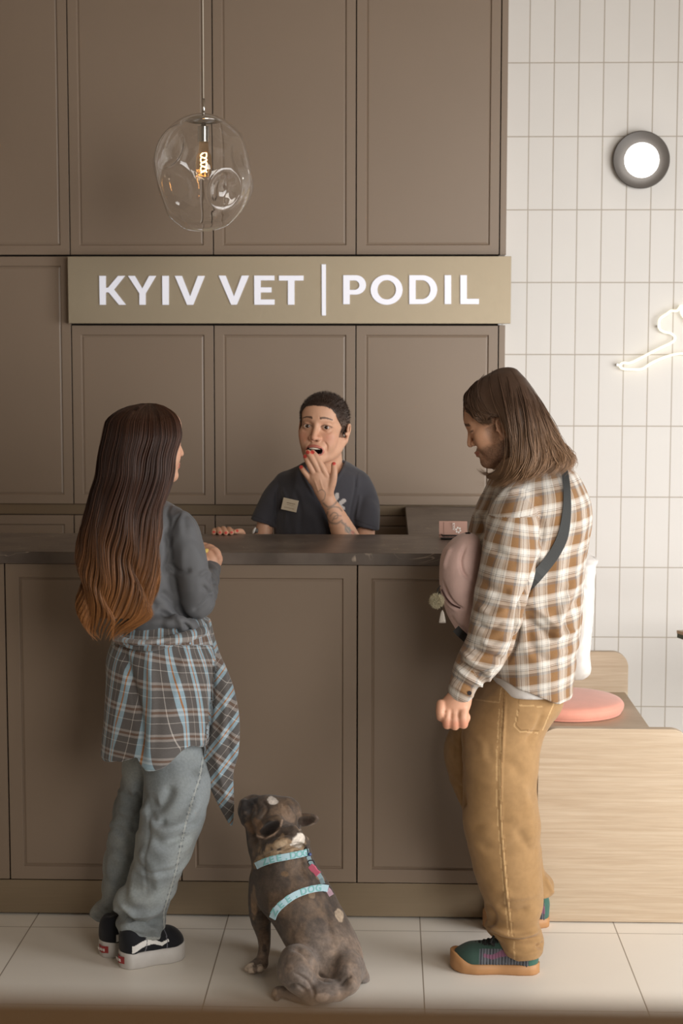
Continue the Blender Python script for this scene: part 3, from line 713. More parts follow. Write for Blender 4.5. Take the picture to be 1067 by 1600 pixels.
# human head, local axes: x across, -y forward, z up, origin between the ears at eye height
def clip(p, c, n):
    c = np.array(c, f32); n = np.array(n, float); n = (n/np.linalg.norm(n)).astype(f32)
    return Prim(lambda P: np.maximum(p.fn(P), (P-c)@n), p.lo, p.hi)
def head_prims(G, T, mouth='closed', male=False, slit=.0045, ear=(0, 0, 0)):
    A = lambda p, k=.012: G.add(p, k, T); B = lambda p, k=.006: G.sub(p, k, T)
    A(ell((0, .012, .028-(.003 if mouth == 'open' else 0)), (.0735, .092, .077 if mouth == 'open' else .084)), 0)
    A(ell((0, -.030, -.030), (.058, .052, .072)), .02)
    jw = .046 if male else .041
    for s in (-1, 1):
        A(tube([(s*.058, .012, -.045), (s*jw, -.022, -.083), (s*.012, -.068, -.104)], [.020, .018, .017]), .022)
        A(sph((s*.040, -.052, -.028), .024), .022)
        A(sph((s*.032, -.052, -.058), .022), .024)
        A(cap((s*.012, -.079, .020), (s*.042, -.064, .021), .009, .008), .014)
    A(sph((0, -.074, -.106), .017 if male else .015), .018)
    A(ell((0, -.050, .045), (.058, .036, .045)), .02)
    for s in (-1, 1): B(ell((s*.032, -.092, -.003), (.019, .018, .013)), .012)
    for s in (-1, 1): A(ell((s*.0315, -.0675, -.002), (.0158, .0160, .0142)), .005)
    for s in (-1, 1): B(ell((s*.0315, -.0865, -.0015), (.0138, .0130, slit)), .0015)
    A(tube([(0, -.080, .014), (0, -.0865, -.006), (0, -.0975, -.028), (0, -.1000, -.037)], [.0085, .0080, .0088, .0100]), .010)
    for s in (-1, 1): A(sph((s*.0125, -.089, -.039), .0085), .007)
    for s in (-1, 1): B(ell((s*.0065, -.0965, -.0475), (.0036, .005, .004)), .002)
    if mouth == 'open':
        A(ell((0, -.076, -.076), (.031, .018, .026)), .014)
        B(ell((0, -.094, -.0790), (.0262, .036, .0110)), .004)
        B(ell((0, -.094, -.0840), (.0170, .034, .0120)), .005)
        ring = [(.0285*math.cos(a), -.0905+.012*math.cos(a)**2, -.0735+(.0085 if math.sin(a) > 0 else .0215)*math.sin(a)+.001*math.cos(a)**2) for a in np.linspace(0, 2*PI, 21)]
        A(tube(ring, [.0022+.0016*abs(math.sin(a)) for a in np.linspace(0, 2*PI, 21)], 41), .003)
    else:
        A(ell((0, -.080, -.072), (.024, .014, .016)), .012)
        A(tube([(-.024, -.080, -.070), (0, -.0955, -.0685), (.024, -.080, -.070)], [.002, .0046, .002]), .004)
        A(tube([(-.022, -.080, -.0735), (0, -.0935, -.078), (.022, -.080, -.0735)], [.002, .0052, .002]), .004)
        B(tube([(-.025, -.083, -.0715), (0, -.1000, -.0725), (.025, -.083, -.0715)], [.0015, .0018, .0015]), .002)
    for s in (-1, 1):
        R = rotm('Z', s*22); ex, ey, ez = s*ear[0], ear[1], ear[2]; A, B = (lambda p, k=.005: G.add(p, k, T2)), (lambda p, k=.004: G.sub(p, k, T2)); T2 = (T[0], np.array(T[1])+np.array(T[0])@np.array([ex, ey, ez])*T[2], T[2])
        A(ell((s*.0800, .020, -.008), (.0060, .0175, .0310), R), .005)
        A(ell((s*.0790, .014, -.032), (.0055, .0090, .0100), R), .006)
        B(ell((s*.0870, .016, -.006), (.0060, .0105, .0190), R), .004)
        A(tube([(s*.083, .008, .002), (s*.086, .018, .020), (s*.086, .032, .012), (s*.084, .034, -.006), (s*.081, .024, -.026)], [.0028]*5), .003)
        A(sph((s*.0795, .004, -.012), .0052), .004)
def head_local(V, T):
    R, c, sc = T; return ((V-np.array(c))@np.array(R))/sc
def eyes(parent, T, look=(0, 0), dark=True):
    R, c, sc = T; R = np.array(R)
    wm = mat('eye_white', srgb(205, 196, 188), rough=.2); im = mat('brown_iris', srgb(52, 34, 24), rough=.15); lm = mat('dark_lash', srgb(30, 22, 18), rough=.7)
    for s in (-1, 1):
        bm = bmesh.new(); bmesh.ops.create_uvsphere(bm, u_segments=32, v_segments=24, radius=.0118)
        d = Vector((look[0], -1, look[1])).normalized()
        for f in bm.faces: f.material_index = 1 if f.calc_center_median().normalized().dot(d) > .86 else 0
        for v in bm.verts:
            p = R@(np.array([s*.0315, -.0700, -.002])+np.array(v.co))*sc+c; v.co = p
        bm_obj('eye', bm, [wm, im], parent, smooth=True)
# ------------------------------------------------------------------ cloth and skin materials
def ramp(N, L, src, stops, interp='CONSTANT'):
    r = N.new('ShaderNodeValToRGB'); r.color_ramp.interpolation = interp; e = r.color_ramp.elements
    e[0].position = stops[0][0]; e[0].color = stops[0][1]; e[1].position = stops[1][0]; e[1].color = stops[1][1]
    for p, c in stops[2:]: q = e.new(p); q.color = c
    L.new(src, r.inputs[0]); return r
def plaid(name, pu, pv, warp, weft, rough=.85, bump=.25):
    m = bpy.data.materials.new(name); m.use_nodes = True; N, L = nt(m); b = N['Principled BSDF']; b.inputs['Roughness'].default_value = rough
    b.inputs['Specular IOR Level'].default_value = .2; b.inputs['Sheen Weight'].default_value = .25
    a = N.new('ShaderNodeAttribute'); a.attribute_name = 'uvw'; nz_ = N.new('ShaderNodeTexNoise'); nz_.inputs['Scale'].default_value = 25
    L.new(a.outputs['Vector'], nz_.inputs[0])
    sp = N.new('ShaderNodeSeparateXYZ'); L.new(a.outputs['Vector'], sp.inputs[0]); cols = []
    for ax, per, stops in (('X', pu, warp), ('Y', pv, weft)):
        d = N.new('ShaderNodeMath'); d.operation = 'DIVIDE'; L.new(sp.outputs[ax], d.inputs[0]); d.inputs[1].default_value = per
        fr = N.new('ShaderNodeMath'); fr.operation = 'FRACT'; L.new(d.outputs[0], fr.inputs[0]); cols.append(ramp(N, L, fr.outputs[0], stops))
    mx = N.new('ShaderNodeMix'); mx.data_type = 'RGBA'; mx.inputs[0].default_value = .5; L.new(cols[0].outputs[0], mx.inputs[6]); L.new(cols[1].outputs[0], mx.inputs[7])
    n2 = N.new('ShaderNodeTexNoise'); n2.inputs['Scale'].default_value = 500; L.new(a.outputs['Vector'], n2.inputs[0])
    mr = N.new('ShaderNodeMapRange'); mr.inputs['To Min'].default_value = .8; mr.inputs['To Max'].default_value = 1.2; L.new(n2.outputs[0], mr.inputs[0])
    vs = N.new('ShaderNodeVectorMath'); vs.operation = 'SCALE'; L.new(mx.outputs[2], vs.inputs[0]); L.new(mr.outputs[0], vs.inputs['Scale']); L.new(vs.outputs[0], b.inputs['Base Color'])
    bp = N.new('ShaderNodeBump'); bp.inputs['Strength'].default_value = bump; bp.inputs['Distance'].default_value = .001; L.new(n2.outputs[0], bp.inputs['Height']); L.new(bp.outputs[0], b.inputs['Normal'])
    return m
M_skin = mat('skin', (1, 1, 1, 1), rough=.5, attr='col', mott=.05, mscale=40, bump=.12, bscale=300, sss=.12, spec=.4)
M_hair = mat('hair_strands', (1, 1, 1, 1), rough=.42, attr='col', spec=.45)
def cloth_mat(name, rough=.85, bump=.3, bs=500, mott=.06, ms=30, sheen=.15):
    return mat(name, (1, 1, 1, 1), rough=rough, attr='col', mott=mott, mscale=ms, bump=bump, bscale=bs, sheen=sheen, spec=.25)
# ------------------------------------------------------------------ shoes
def shoe(parent, heel, toe, w, kind):
    heel = np.array(heel, float); toe = np.array(toe, float); d = toe-heel; Ln = np.linalg.norm(d); d /= Ln; n = np.array([-d[1], d[0], 0])
    sh = Ln/.285
    R = np.array([d, n, [0, 0, 1]]).T; Wd = lambda P: np.asarray(P)@R.T+heel
    def half(t):   # half width along the foot, t 0..1
        return w*.5*np.interp(t, [0, .03, .08, .2, .45, .68, .85, .94, .985, 1], [.05, .42, .62, .74, .76, 1, .90, .62, .30, .03])
    hs, tb = (.047, .004) if kind == 'platform' else (.030, .026)
    h = lambda t: hs+tb*sstep(np.array([t]), .72, .99)[0]
    ts = 1-(1-np.linspace(0, 1, 34)); ts = .5-.5*np.cos(PI*ts)
    bm = bmesh.new(); rings = []
    for lv, off in ((0, -.004), (.004, 0), (.5, .0015), (.96, 0), (1.0, -.004), (1.0, -.02)):
        r = []
        for s in (1, -1):
            for t in (ts if s == 1 else ts[::-1][1:-1]):
                z = (h(t)*lv if lv > .1 else lv) + (.008*max(0, (t-.8)/.2)**2 if kind != 'platform' else .004*max(0, (t-.85)/.15)**2)*(1-lv)
                r.append(bm.verts.new(Wd((t*Ln, s*max(half(t)+off*(.6+.4*math.sin(PI*t)), .001), z))))
        rings.append(r)
    for a, b_ in zip(rings, rings[1:]):
        for k in range(len(a)): bm.faces.new((a[k], a[(k+1) % len(a)], b_[(k+1) % len(a)], b_[k]))
    bm.faces.new(rings[0]); bm.faces.new(rings[-1])
    root = empty('shoe', heel, None, None); root.parent = parent
    bpy.context.view_layer.update(); root.matrix_parent_inverse = parent.matrix_world.inverted()
    solem = mat('white_rubber', srgb(196, 192, 188), rough=.55, mott=.05, mscale=30) if kind == 'platform' else mat('gum_rubber', srgb(172, 126, 82), rough=.55, mott=.05, mscale=30)
    sole = bm_obj('sole', bm, solem, root, smooth=True)
    G = Field((-.02, -.08, 0), (Ln+.02, .08, .17), .0018)
    G.add(ell((.74*Ln, 0, hs+.004), (.235*Ln, w*.44, .044*sh)), 0)
    G.add(tube([(.74*Ln, 0, hs+.012), (.5*Ln, 0, hs+.030), (.26*Ln, 0, hs+.048), (.14*Ln, 0, hs+.045)], [.030*sh, .035*sh, .033*sh, .030*sh]), .02)
    G.add(ell((.155*Ln, 0, hs+.018), (.145*Ln, w*.36, .06)), .02)
    G.add(tube([(.3*Ln, 0, hs+.02), (.5*Ln, 0, hs+.01), (.72*Ln, 0, hs+.0)], [w*.37, w*.39, w*.44]), .01)
    G.sub(tube([(.12*Ln, 0, hs+.115), (.30*Ln, 0, hs+.120)], [.045, .045]), .006)
    G.cut(lambda P: (hs-.012)-P[..., 2])
    V, F = G.mesh(1); x, y, z = V[:, 0]/Ln, np.abs(V[:, 1]), V[:, 2]-hs
    if kind == 'platform':
        C = np.tile(rgb(24, 25, 30), (len(V), 1))
        sc_ = np.interp(x, [.12, .3, .42, .55, .66], [.012, .026, .026, .014, .022]); C[(np.abs(z-sc_) < np.interp(x, [.1, .4, .68], [.011, .007, .003])) & (x < .66) & (x > .1) & (y > .018)] = rgb(226, 224, 220)
        C[(np.abs(x-.30-z*.9) < .006) & (y > .02)] = rgb(120, 120, 125); C[(np.abs(x-.62-z*.6) < .005) & (y > .02)] = rgb(110, 110, 118)
    else:
        C = np.tile(rgb(52, 74, 66), (len(V), 1))
        pan = (x > .12) & (x < .66) & (z < .034+.018*(1-x)) & (y > .018); C[pan] = rgb(96, 98, 104); C[pan & (np.sin(V[:, 0]*2*PI/.0085) > .55)] = rgb(52, 54, 60)
        sc_ = np.interp(x, [.1, .28, .42, .52, .62], [.026, .040, .032, .021, .026]); C[(np.abs(z-sc_) < np.interp(x, [.1, .4, .62], [.012, .009, .004])) & (x < .62) & (x > .12) & (y > .018)] = rgb(122, 82, 104)
        C[(x < .12)] = rgb(58, 96, 84)
    if kind != 'platform':
        pn = (x > .12) & (x < .66) & (z < .034+.018*(1-x)) & (y > .018); V[:, 1] += np.where(pn, np.sign(V[:, 1])*.0012*np.sin(V[:, 0]*2*PI/.0085), 0)
    me = raw_mesh('upper', Wd(V), F, {'col': C}); up = link('upper', me, cloth_mat('shoe_canvas', bs=700), root, smooth=True)
    bm = bmesh.new(); ln = 6
    for i in range(ln):
        if kind == 'platform' and i < 3: continue
        t = .46+.045*i*1.05
        zc = hs+np.interp(t, [.4, .55, .75], [.072, .062, .044])*sh
        for s in (1, -1):
            tube_mesh(bm, [Wd((t*Ln, -s*.026, zc-.018)), Wd(((t+.008)*Ln, -s*.018, zc-.003)), Wd(((t+.02)*Ln, 0, zc+.004)), Wd(((t+.035)*Ln, s*.018, zc-.006)), Wd(((t+.04)*Ln, s*.027, zc-.022))], .0036, 6)
    for s in ((1, -1) if kind != 'platform' else ()): tube_mesh(bm, [Wd((.46*Ln, 0, hs+.075)), Wd((.50*Ln, s*.02, hs+.080)), Wd((.54*Ln, s*.036, hs+.062)), Wd((.50*Ln, s*.03, hs+.052))], .0032, 6)
    bm_obj('laces', bm, mat('lace', srgb(28, 27, 28) if kind != 'platform' else srgb(40, 40, 44), rough=.8), root, smooth=True)
    if kind == 'platform':
        hm = mat('red_label', srgb(150, 48, 48), rough=.5)
        bm = bmesh.new(); vs_ = []
        for zz in (.016, .036):
            vs_.append([bm.verts.new(Wd((np.interp(abs(q), [0, 1], [-.0045, .004]), q*.0185, zz))) for q in np.linspace(-1, 1, 7)])
        for k in range(6): bm.faces.new((vs_[0][k], vs_[0][k+1], vs_[1][k+1], vs_[1][k]))
        lab = bm_obj('heel_label', bm, hm, root); md = lab.modifiers.new('s', 'SOLIDIFY'); md.thickness = .0012
        text_mesh('label_text', 'VANS', .0115, frame_M(Wd((-.0063, 0, .026)), -n, (0, 0, 1)), mat('label_white', srgb(225, 215, 210)), lab, .0005)
    return root

# ------------------------------------------------------------------ person: woman at the left
wp = empty('person', floor_at(235, 1505), 'long-haired woman in grey top, light jeans and plaid shirt tied at waist, seen from behind', 'person')
C_SK = rgb(206, 160, 134)
Tw = (rotm('Z', 124)@rotm('X', 4), at(237.5, 688, 4.655), .93)
G = Field(at(150, 620, 4.9)-np.array([0, .62, .75]), at(370, 610, 4.9)+np.array([0, .12, .02]), .0032)
head_prims(G, Tw)
P_, r_ = ptr([(231, 735, 4.66, 27), (231, 790, 4.67, 28)]); G.add(tube(P_, r_), .02)
S_core = Stack([st(y, a, b, 4.68, r) for y, a, b, r in [(790, 222, 262, .05), (805, 190, 278, .09), (860, 180, 285, .105), (960, 185, 285, .11)]])
G.add(S_core.prim(), .02)
P_, r_ = ptr([(283, 826, 4.625, 17), (302, 905, 4.61, 15), (311, 950, 4.645, 14), (329, 905, 4.80, 9), (331, 884, 4.85, 10)]); G.add(tube(P_, r_), .01)
# hand: palm, four curled fingers and a thumb
def fingers(G, L_, k=.003):
    for f in L_:
        P_, r_ = ptr(f); G.add(tube(P_, r_, 10), k)
P_, r_ = ptr([(331, 886, 4.85, 11), (331, 876, 4.855, 13.5), (329, 868, 4.86, 13)]); G.add(tube(P_, r_), .006)
fingers(G, [[(341, 880, 4.85, 5.6), (343, 872, 4.845, 5.2), (337, 864, 4.85, 4.8), (329, 866, 4.86, 4.4)],
            [(338, 872, 4.85, 6), (340, 864, 4.845, 5.5), (333, 858, 4.85, 5.1), (325, 861, 4.86, 4.6)],
            [(334, 866, 4.86, 6), (333, 858, 4.855, 5.4), (326, 854, 4.86, 5), (319, 857, 4.865, 4.6)],
            [(328, 862, 4.865, 6), (323, 854, 4.87, 5.4), (316, 852, 4.87, 5), (309, 855, 4.875, 4.4)],
            [(325, 880, 4.84, 7), (317, 873, 4.83, 6), (315, 866, 4.84, 5.2)]])
V, F = G.mesh(1)
px, py = proj(V); C = np.tile(C_SK, (len(V), 1))
H = head_local(V, Tw)
C = mixc(C, sstep(-np.hypot(np.abs(H[:, 0])-.04, (H[:, 2]+.035)), -.03, 0)*(H[:, 1] < -.03)*.45, rgb(205, 130, 112))
C = mixc(C, ((np.abs(H[:, 2]+.0735) < .008) & (np.abs(H[:, 0]) < .024) & (H[:, 1] < -.08))*.8, rgb(170, 84, 78))
C = mixc(C, sstep(fbm(V, 60, 2, 4), .0, .5)*.15*(py > 830), rgb(190, 110, 90))
link('body', raw_mesh('body', V, F, {'col': C}), M_skin, wp, smooth=True)

# grey long-sleeved top
G = Field(at(150, 775, 4.95)-np.array([0, .55, .50]), at(365, 770, 4.95)+np.array([0, .05, .02]), .0036)
S_top = Stack([st(y, a, b, 4.68, r) for y, a, b, r in [(781, 226, 258, .045), (790, 205, 274, .085), (803, 186, 290, .115), (830, 176, 297, .13), (870, 176, 296, .13), (910, 178, 292, .125), (950, 184, 294, .125), (980, 190, 302, .13), (1000, 200, 300, .12)]])
G.add(S_top.prim())
arm_up = ptr([(272, 812, 4.64, 20), (284, 826, 4.615, 25), (293, 862, 4.60, 26), (304, 905, 4.60, 26), (308, 938, 4.63, 26)])
fore = ptr([(308, 940, 4.63, 26), (318, 926, 4.71, 21), (327, 905, 4.79, 16), (330, 889, 4.84, 15.5)])
G.add(tube(*arm_up), .022); G.add(tube(*fore), .014)
G.add(tube(*ptr([(285, 985, 4.58, 9), (296, 978, 4.58, 12), (303, 985, 4.60, 8)])), .012)
G.add(tube(*ptr([(200, 975, 4.57, 8), (240, 972, 4.555, 9), (285, 972, 4.56, 9)])), .015)
V, F = G.mesh(1); N_ = vnormals(V, F)
V = V+N_*(.0035*fbm(V, (14, 14, 7), 3, 5)+.002*np.sin(fbm(V, (9, 9, 5), 2, 8)*14))[:, None]
V = folds(V, vnormals(V, F), [([(262, 830), (264, 865), (258, 900)], -.012, 5), ([(262, 880), (280, 893), (300, 890)], -.006, 4), ([(270, 845), (262, 870), (266, 892), (285, 897)], .005, 4),
    ([(250, 925), (265, 935), (285, 960)], -.008, 6), ([(240, 950), (262, 955), (285, 972)], .006, 5), ([(300, 955), (318, 945), (333, 925)], -.006, 4), ([(308, 968), (325, 955), (335, 940)], .004, 3),
    ([(316, 915), (326, 925), (334, 928)], -.006, 3), ([(322, 900), (330, 910), (338, 912)], -.005, 2.5), ([(268, 785), (262, 800), (264, 820), (255, 850)], -.005, 3), ([(320, 876), (332, 884), (343, 896)], .003, 3),
    ([(288, 972), (296, 985), (300, 995)], -.010, 4), ([(215, 930), (240, 945), (270, 968)], -.007, 6), ([(310, 900), (322, 893), (336, 902)], .004, 3), ([(283, 800), (274, 812), (266, 832)], -.0035, 2)])
C = np.tile(rgb(92, 93, 96), (len(V), 1))
link('long_sleeved_top', raw_mesh('top', V, F, {'col': C}), cloth_mat('grey_jersey', rough=.62, bs=900, bump=.15, mott=.03, sheen=.1), wp, smooth=True)

# jeans
G = Field(at(120, 1100, 4.9)-np.array([0, .5, .72]), at(350, 960, 4.9)+np.array([0, .08, .02]), .0038)
legN = Stack([st(y, a, b, Y, r) for y, a, b, Y, r in [(1080, 215, 318, 4.70, .10), (1150, 222, 322, 4.69, .10), (1196, 226, 329, 4.66, .10), (1249, 225, 326, 4.62, .10), (1301, 215, 314, 4.60, .095), (1340, 206, 299, 4.60, .09), (1375, 196, 282, 4.61, .085), (1406, 181, 270, 4.615, .08), (1427, 184, 259, 4.62, .078), (1442, 178, 262, 4.62, .080), (1452, 181, 263, 4.62, .076), (1459, 184, 262, 4.62, .074)]], cap_r=.008)
legF = Stack([st(y, a, b, Y, r) for y, a, b, Y, r in [(1080, 182, 270, 4.74, .11), (1150, 188, 262, 4.75, .11), (1199, 193, 262, 4.76, .10), (1230, 187, 252, 4.76, .095), (1257, 179, 245, 4.77, .09), (1301, 170, 236, 4.77, .085), (1354, 162, 222, 4.77, .08), (1406, 154, 210, 4.77, .075), (1426, 140, 198, 4.77, .072), (1436, 143, 190, 4.77, .066)]], cap_r=.008)
G.add(Stack([st(y, a, b, 4.69, r) for y, a, b, r in [(960, 200, 300, .11), (1000, 190, 312, .12), (1080, 186, 320, .13), (1170, 196, 320, .12)]]).prim())
G.add(legN.prim(), .02); G.add(legF.prim(), .012)
V, F = G.mesh(1); N_ = vnormals(V, F); px, py = proj(V); low = sstep(py, 1200, 1420)
V = V+N_*(.006*fbm(V, (7, 7, 11), 2, 21)*(1+low)+.0028*np.sin(9*fbm(V, (6, 6, 12), 2, 33))*(.6+low))[:, None]
V = folds(V, vnormals(V, F), [([(226, 1240), (246, 1262), (262, 1245), (268, 1225)], -.012, 9), ([(230, 1272), (250, 1296), (280, 1290), (300, 1268), (312, 1240)], .012, 8),
    ([(232, 1262), (244, 1285), (262, 1284)], -.008, 5), ([(190, 1235), (205, 1250), (222, 1240)], -.012, 7), ([(182, 1262), (205, 1272), (225, 1262)], .008, 6), ([(178, 1290), (200, 1300), (215, 1290)], -.006, 8),
    ([(196, 1380), (225, 1392), (240, 1380)], -.007, 9), ([(183, 1405), (197, 1422), (215, 1432), (240, 1425), (256, 1410)], .010, 5), ([(188, 1422), (205, 1438), (235, 1444), (256, 1432)], -.013, 5),
    ([(184, 1445), (205, 1452), (235, 1456)], .005, 5), ([(180, 1453), (205, 1467), (235, 1470), (262, 1459)], .005, 3), ([(215, 1330), (235, 1350), (250, 1390)], .006, 8), ([(238, 1310), (262, 1320), (290, 1300)], -.006, 7),
    ([(143, 1424), (165, 1434), (182, 1432)], -.008, 5), ([(150, 1412), (168, 1425), (184, 1420)], .006, 5), ([(172, 1330), (190, 1345), (205, 1340)], .006, 8), ([(228, 1395), (226, 1340), (234, 1290), (226, 1240)], -.004, 3)])
px, py = proj(V); f1 = fbm(V, 9, 3, 3); C = np.tile(rgb(134, 141, 144), (len(V), 1))
C = mixc(C, sstep(f1, -.1, .5)*.5, rgb(158, 163, 160)); C = mixc(C, sstep(-f1, .05, .5)*.55, rgb(92, 96, 94))
d, _ = seg_dist(px, py, [(318, 1180), (312, 1215), (293, 1275), (285, 1310), (275, 1360), (262, 1405), (256, 1425), (257, 1460)]); C = mixc(C, (d < 1.1)*.6, rgb(176, 178, 172)); C = mixc(C, ((d > 1.1) & (d < 2.6) & (np.sin(V[:, 2]*330) > .3))*.7, rgb(70, 76, 84))
C = mixc(C, ((py > 1462+ (px-181)*.04) & (px > 176))*.45*(V[:, 1] < 4.7), rgb(176, 176, 168))
link('jeans', raw_mesh('jeans', V, F, {'col': C}), cloth_mat('washed_denim', bs=650, bump=.5, mott=.10, ms=160), wp, smooth=True)

# plaid shirt tied round the waist
G = Field(at(120, 1310, 4.95)-np.array([0, .55, .02]), at(400, 950, 4.95)+np.array([0, .08, .02]), .0036)
S_sk = Stack([st(y, a, b, 4.69, r) for y, a, b, r in [(955, 205, 312, .11), (968, 186, 322, .135), (990, 180, 327, .15), (1003, 175, 330, .155), (1029, 168, 337, .17), (1068, 167, 339, .18), (1107, 166, 336, .185), (1150, 164, 330, .185), (1186, 162, 325, .185), (1215, 161, 322, .18)]], power=2.3)
G.add(S_sk.prim())
pan = Stack([st(y, a, b, Y, r) for y, a, b, Y, r in [(968, 312, 328, 4.70, .05), (1016, 312, 341, 4.68, .06), (1068, 314, 363, 4.66, .05), (1121, 316, 374, 4.65, .038), (1173, 318, 373, 4.65, .028), (1207, 321, 365, 4.65, .022), (1228, 327, 365, 4.65, .018), (1260, 342, 366, 4.65, .014), (1290, 359, 364, 4.65, .008)]], cap_r=.004)
hemx = [at(x, 1180, 4.55)[0] for x in (160, 191, 216, 222, 233, 262, 300, 319, 340)]; hemz = [za(y, 4.53, 250) for y in (1190, 1193, 1184, 1192, 1199, 1190, 1171, 1170, 1178)]
G.cut(lambda P: np.interp(P[..., 0], hemx, hemz).astype(f32)-P[..., 2])
G.add(pan.prim(), .006)
G.add(tube(*ptr([(182, 998, 4.56, 7), (205, 1006, 4.53, 8), (240, 1008, 4.52, 8), (280, 998, 4.54, 8), (318, 985, 4.60, 8)])), .012)
V, F = G.mesh(1); N_ = vnormals(V, F); px, py = proj(V)
lowz = sstep(py, 1000, 1180)
ang = np.arctan2(V[:, 0]-.5*(S_sk.at(V[:, 2])[0]*2), -(V[:, 1]-4.69))
V = V+N_*((.010*np.sin(ang*6.5+1.3+1.2*fbm(V, 3, 1, 3))*lowz+.004*fbm(V, (9, 9, 4), 2, 41))*(px < 322))[:, None]
V = folds(V, vnormals(V, F), [([(183, 1004), (215, 1013), (245, 1006), (275, 998)], -.010, 3.5), ([(190, 1010), (205, 1060), (220, 1130), (220, 1190)], -.012, 6), ([(233, 1020), (238, 1100), (232, 1190)], .008, 7),
    ([(336, 1020), (331, 1100), (321, 1172)], -.012, 3), ([(300, 990), (285, 1040), (270, 1110)], .006, 8), ([(345, 1030), (352, 1110), (340, 1180)], .008, 6), ([(360, 1080), (357, 1140), (362, 1200)], -.006, 5), ([(335, 1170), (345, 1215), (358, 1260)], .006, 5), ([(245, 975), (275, 985), (300, 975)], -.006, 3)])
px, py = proj(V); cx = S_sk.at(V[:, 2])[0]; ang = np.arctan2(V[:, 0]-cx, -(V[:, 1]-4.69)); arc_ = ang*.20; zz = V[:, 2]-1.0
isp = (px > np.interp(py, [970, 1029, 1107, 1173, 1300], [326, 337, 331, 320, 300]))
u = arc_-zz*np.interp(arc_, [-.3, -.12, 0, .1, .3], [-.10, .16, -.02, -.24, -.26]); v = zz*1.03+.13*arc_+.012*fbm(V, 4, 1, 8)
top_ = py < 1008; u = np.where(top_, arc_*1.0+.02, u); v = np.where(top_, zz*.5+.3, v)
a_ = math.radians(38); xx = V[:, 0]-at(345, 1100, 4.65)[0]
u = np.where(isp, xx*math.cos(a_)-zz*math.sin(a_), u); v = np.where(isp, xx*math.sin(a_)+zz*math.cos(a_), v)
blue, org, gr, lg, br, th = srgb(166, 200, 218), srgb(190, 122, 50), srgb(88, 84, 82), srgb(160, 152, 146), srgb(110, 80, 60), srgb(190, 184, 178)
M_pl = plaid('blue_grey_plaid', .058, .074, [(0, gr), (.24, th), (.265, gr), (.52, blue), (.68, org), (.74, blue), (.90, gr)], [(0, gr), (.22, th), (.245, gr), (.50, lg), (.60, br), (.70, lg), (.80, gr)])
link('tied_plaid_shirt', raw_mesh('tied', V, F, {'uvw': np.stack([u, v, zz], 1)}), M_pl, wp, smooth=True)

# hair
HSX = 0
HS = [(630, 224, 240, 4.64, .012), (632, 212, 250, 4.64, .03), (637, 195, 259, 4.64, .055), (645, 181, 270, 4.635, .082), (656, 170, 277, 4.63, .103), (670, 166, 280, 4.625, .112), (684, 163, 280, 4.62, .115), (712, 157, 272, 4.61, .112), (741, 153, 269, 4.595, .10), (769, 144, 261, 4.58, .085), (797, 137, 251, 4.565, .075), (825, 129, 249, 4.555, .07), (853, 125, 246, 4.55, .066), (881, 124, 243, 4.545, .062), (909, 129, 241, 4.54, .058), (937, 129, 238, 4.535, .052), (962, 131, 232, 4.53, .044), (980, 138, 205, 4.53, .034), (996, 150, 184, 4.53, .022)]
S_h = Stack([st(*q) for q in HS], cap_r=.004)
z_lo, z_hi = S_h.S[0, 2], S_h.S[-1, 2]
def hair_wave(z, ph):
    w = sstep(1.45-z, .1, .5); return w*(.012*np.sin(z*40+ph*4)+.0035*np.sin(z*71+ph*9+1))
G = Field((S_h.S[:, 0].min()-.17, 4.4, z_lo+.055), (S_h.S[:, 0].max()+.17, 4.80, z_hi+.02), .004)
G.add(Stack([(a, b, c, max(d-.006, .002), max(e-.006, .002)) for a, b, c, d, e in [st(*q) for q in HS]], cap_r=.01).prim())
G.sub(ell((0, -.115, -.045), (.058, .06, .075)), .015, Tw)
V, F = G.mesh(2); N_ = vnormals(V, F); ang = np.arctan2(V[:, 1]-4.6, V[:, 0]-S_h.at(V[:, 2])[0])
V = V+N_*(.004*fbm(V, (45, 45, 5), 3, 7))[:, None]; V[:, 0] += hair_wave(V[:, 2], ang)*.6
def hair_col(z, rnd):
    t = sstep(1.38-z, 0, .58)[..., None]; c = rgb(66, 41, 29)*(1-t)+rgb(178, 120, 68)*t
    return c*(.5+1.2*rnd[..., None]**1.6)
link('hair', raw_mesh('hair', V, F, {'col': hair_col(V[:, 2], .35+.2*fbm(V, (30, 30, 4), 2, 3))}), M_hair, wp, smooth=True)
n, k = 9500, 44
ph = RNG.uniform(-PI, PI, n); ph = np.where(RNG.rand(n) < .72, -PI/2+RNG.normal(0, .95, n), ph)
zend = z_lo-.012+np.abs(RNG.normal(0, .035, n))+.20*RNG.rand(n)**3+.025*np.sin(ph*13)**2
t = np.linspace(0, 1, k)[None]; z = z_hi-.001-(z_hi-.001-zend[:, None])*(t**1.15)
cx, cy, rx, ry = S_h.at(z.ravel()); cx, cy, rx, ry = [q.reshape(n, k) for q in (cx, cy, rx, ry)]
lock = np.round(ph*9)/9; a = ph[:, None]+.10*np.sin(z*14+lock[:, None]*7)*t+(lock-ph)[:, None]*.35*t
fr = 1.0+RNG.normal(0, .022, n)[:, None]+.06*RNG.rand(n)[:, None]*t**3+.015*np.sin(z*50+lock[:, None]*9)*t
X = cx+rx*np.cos(a)*fr+hair_wave(z, lock[:, None]*1.0); Yy = cy+ry*np.sin(a)*fr+.5*hair_wave(z+.03, lock[:, None]*1.7)
P = np.stack([X, Yy, z], -1)
hl = head_local(P.reshape(-1, 3), Tw); inside = ((hl[:, 0]/.055)**2+((hl[:, 1]+.105)/.05)**2+((hl[:, 2]+.045)/.070)**2 < 1).reshape(n, k).any(1)
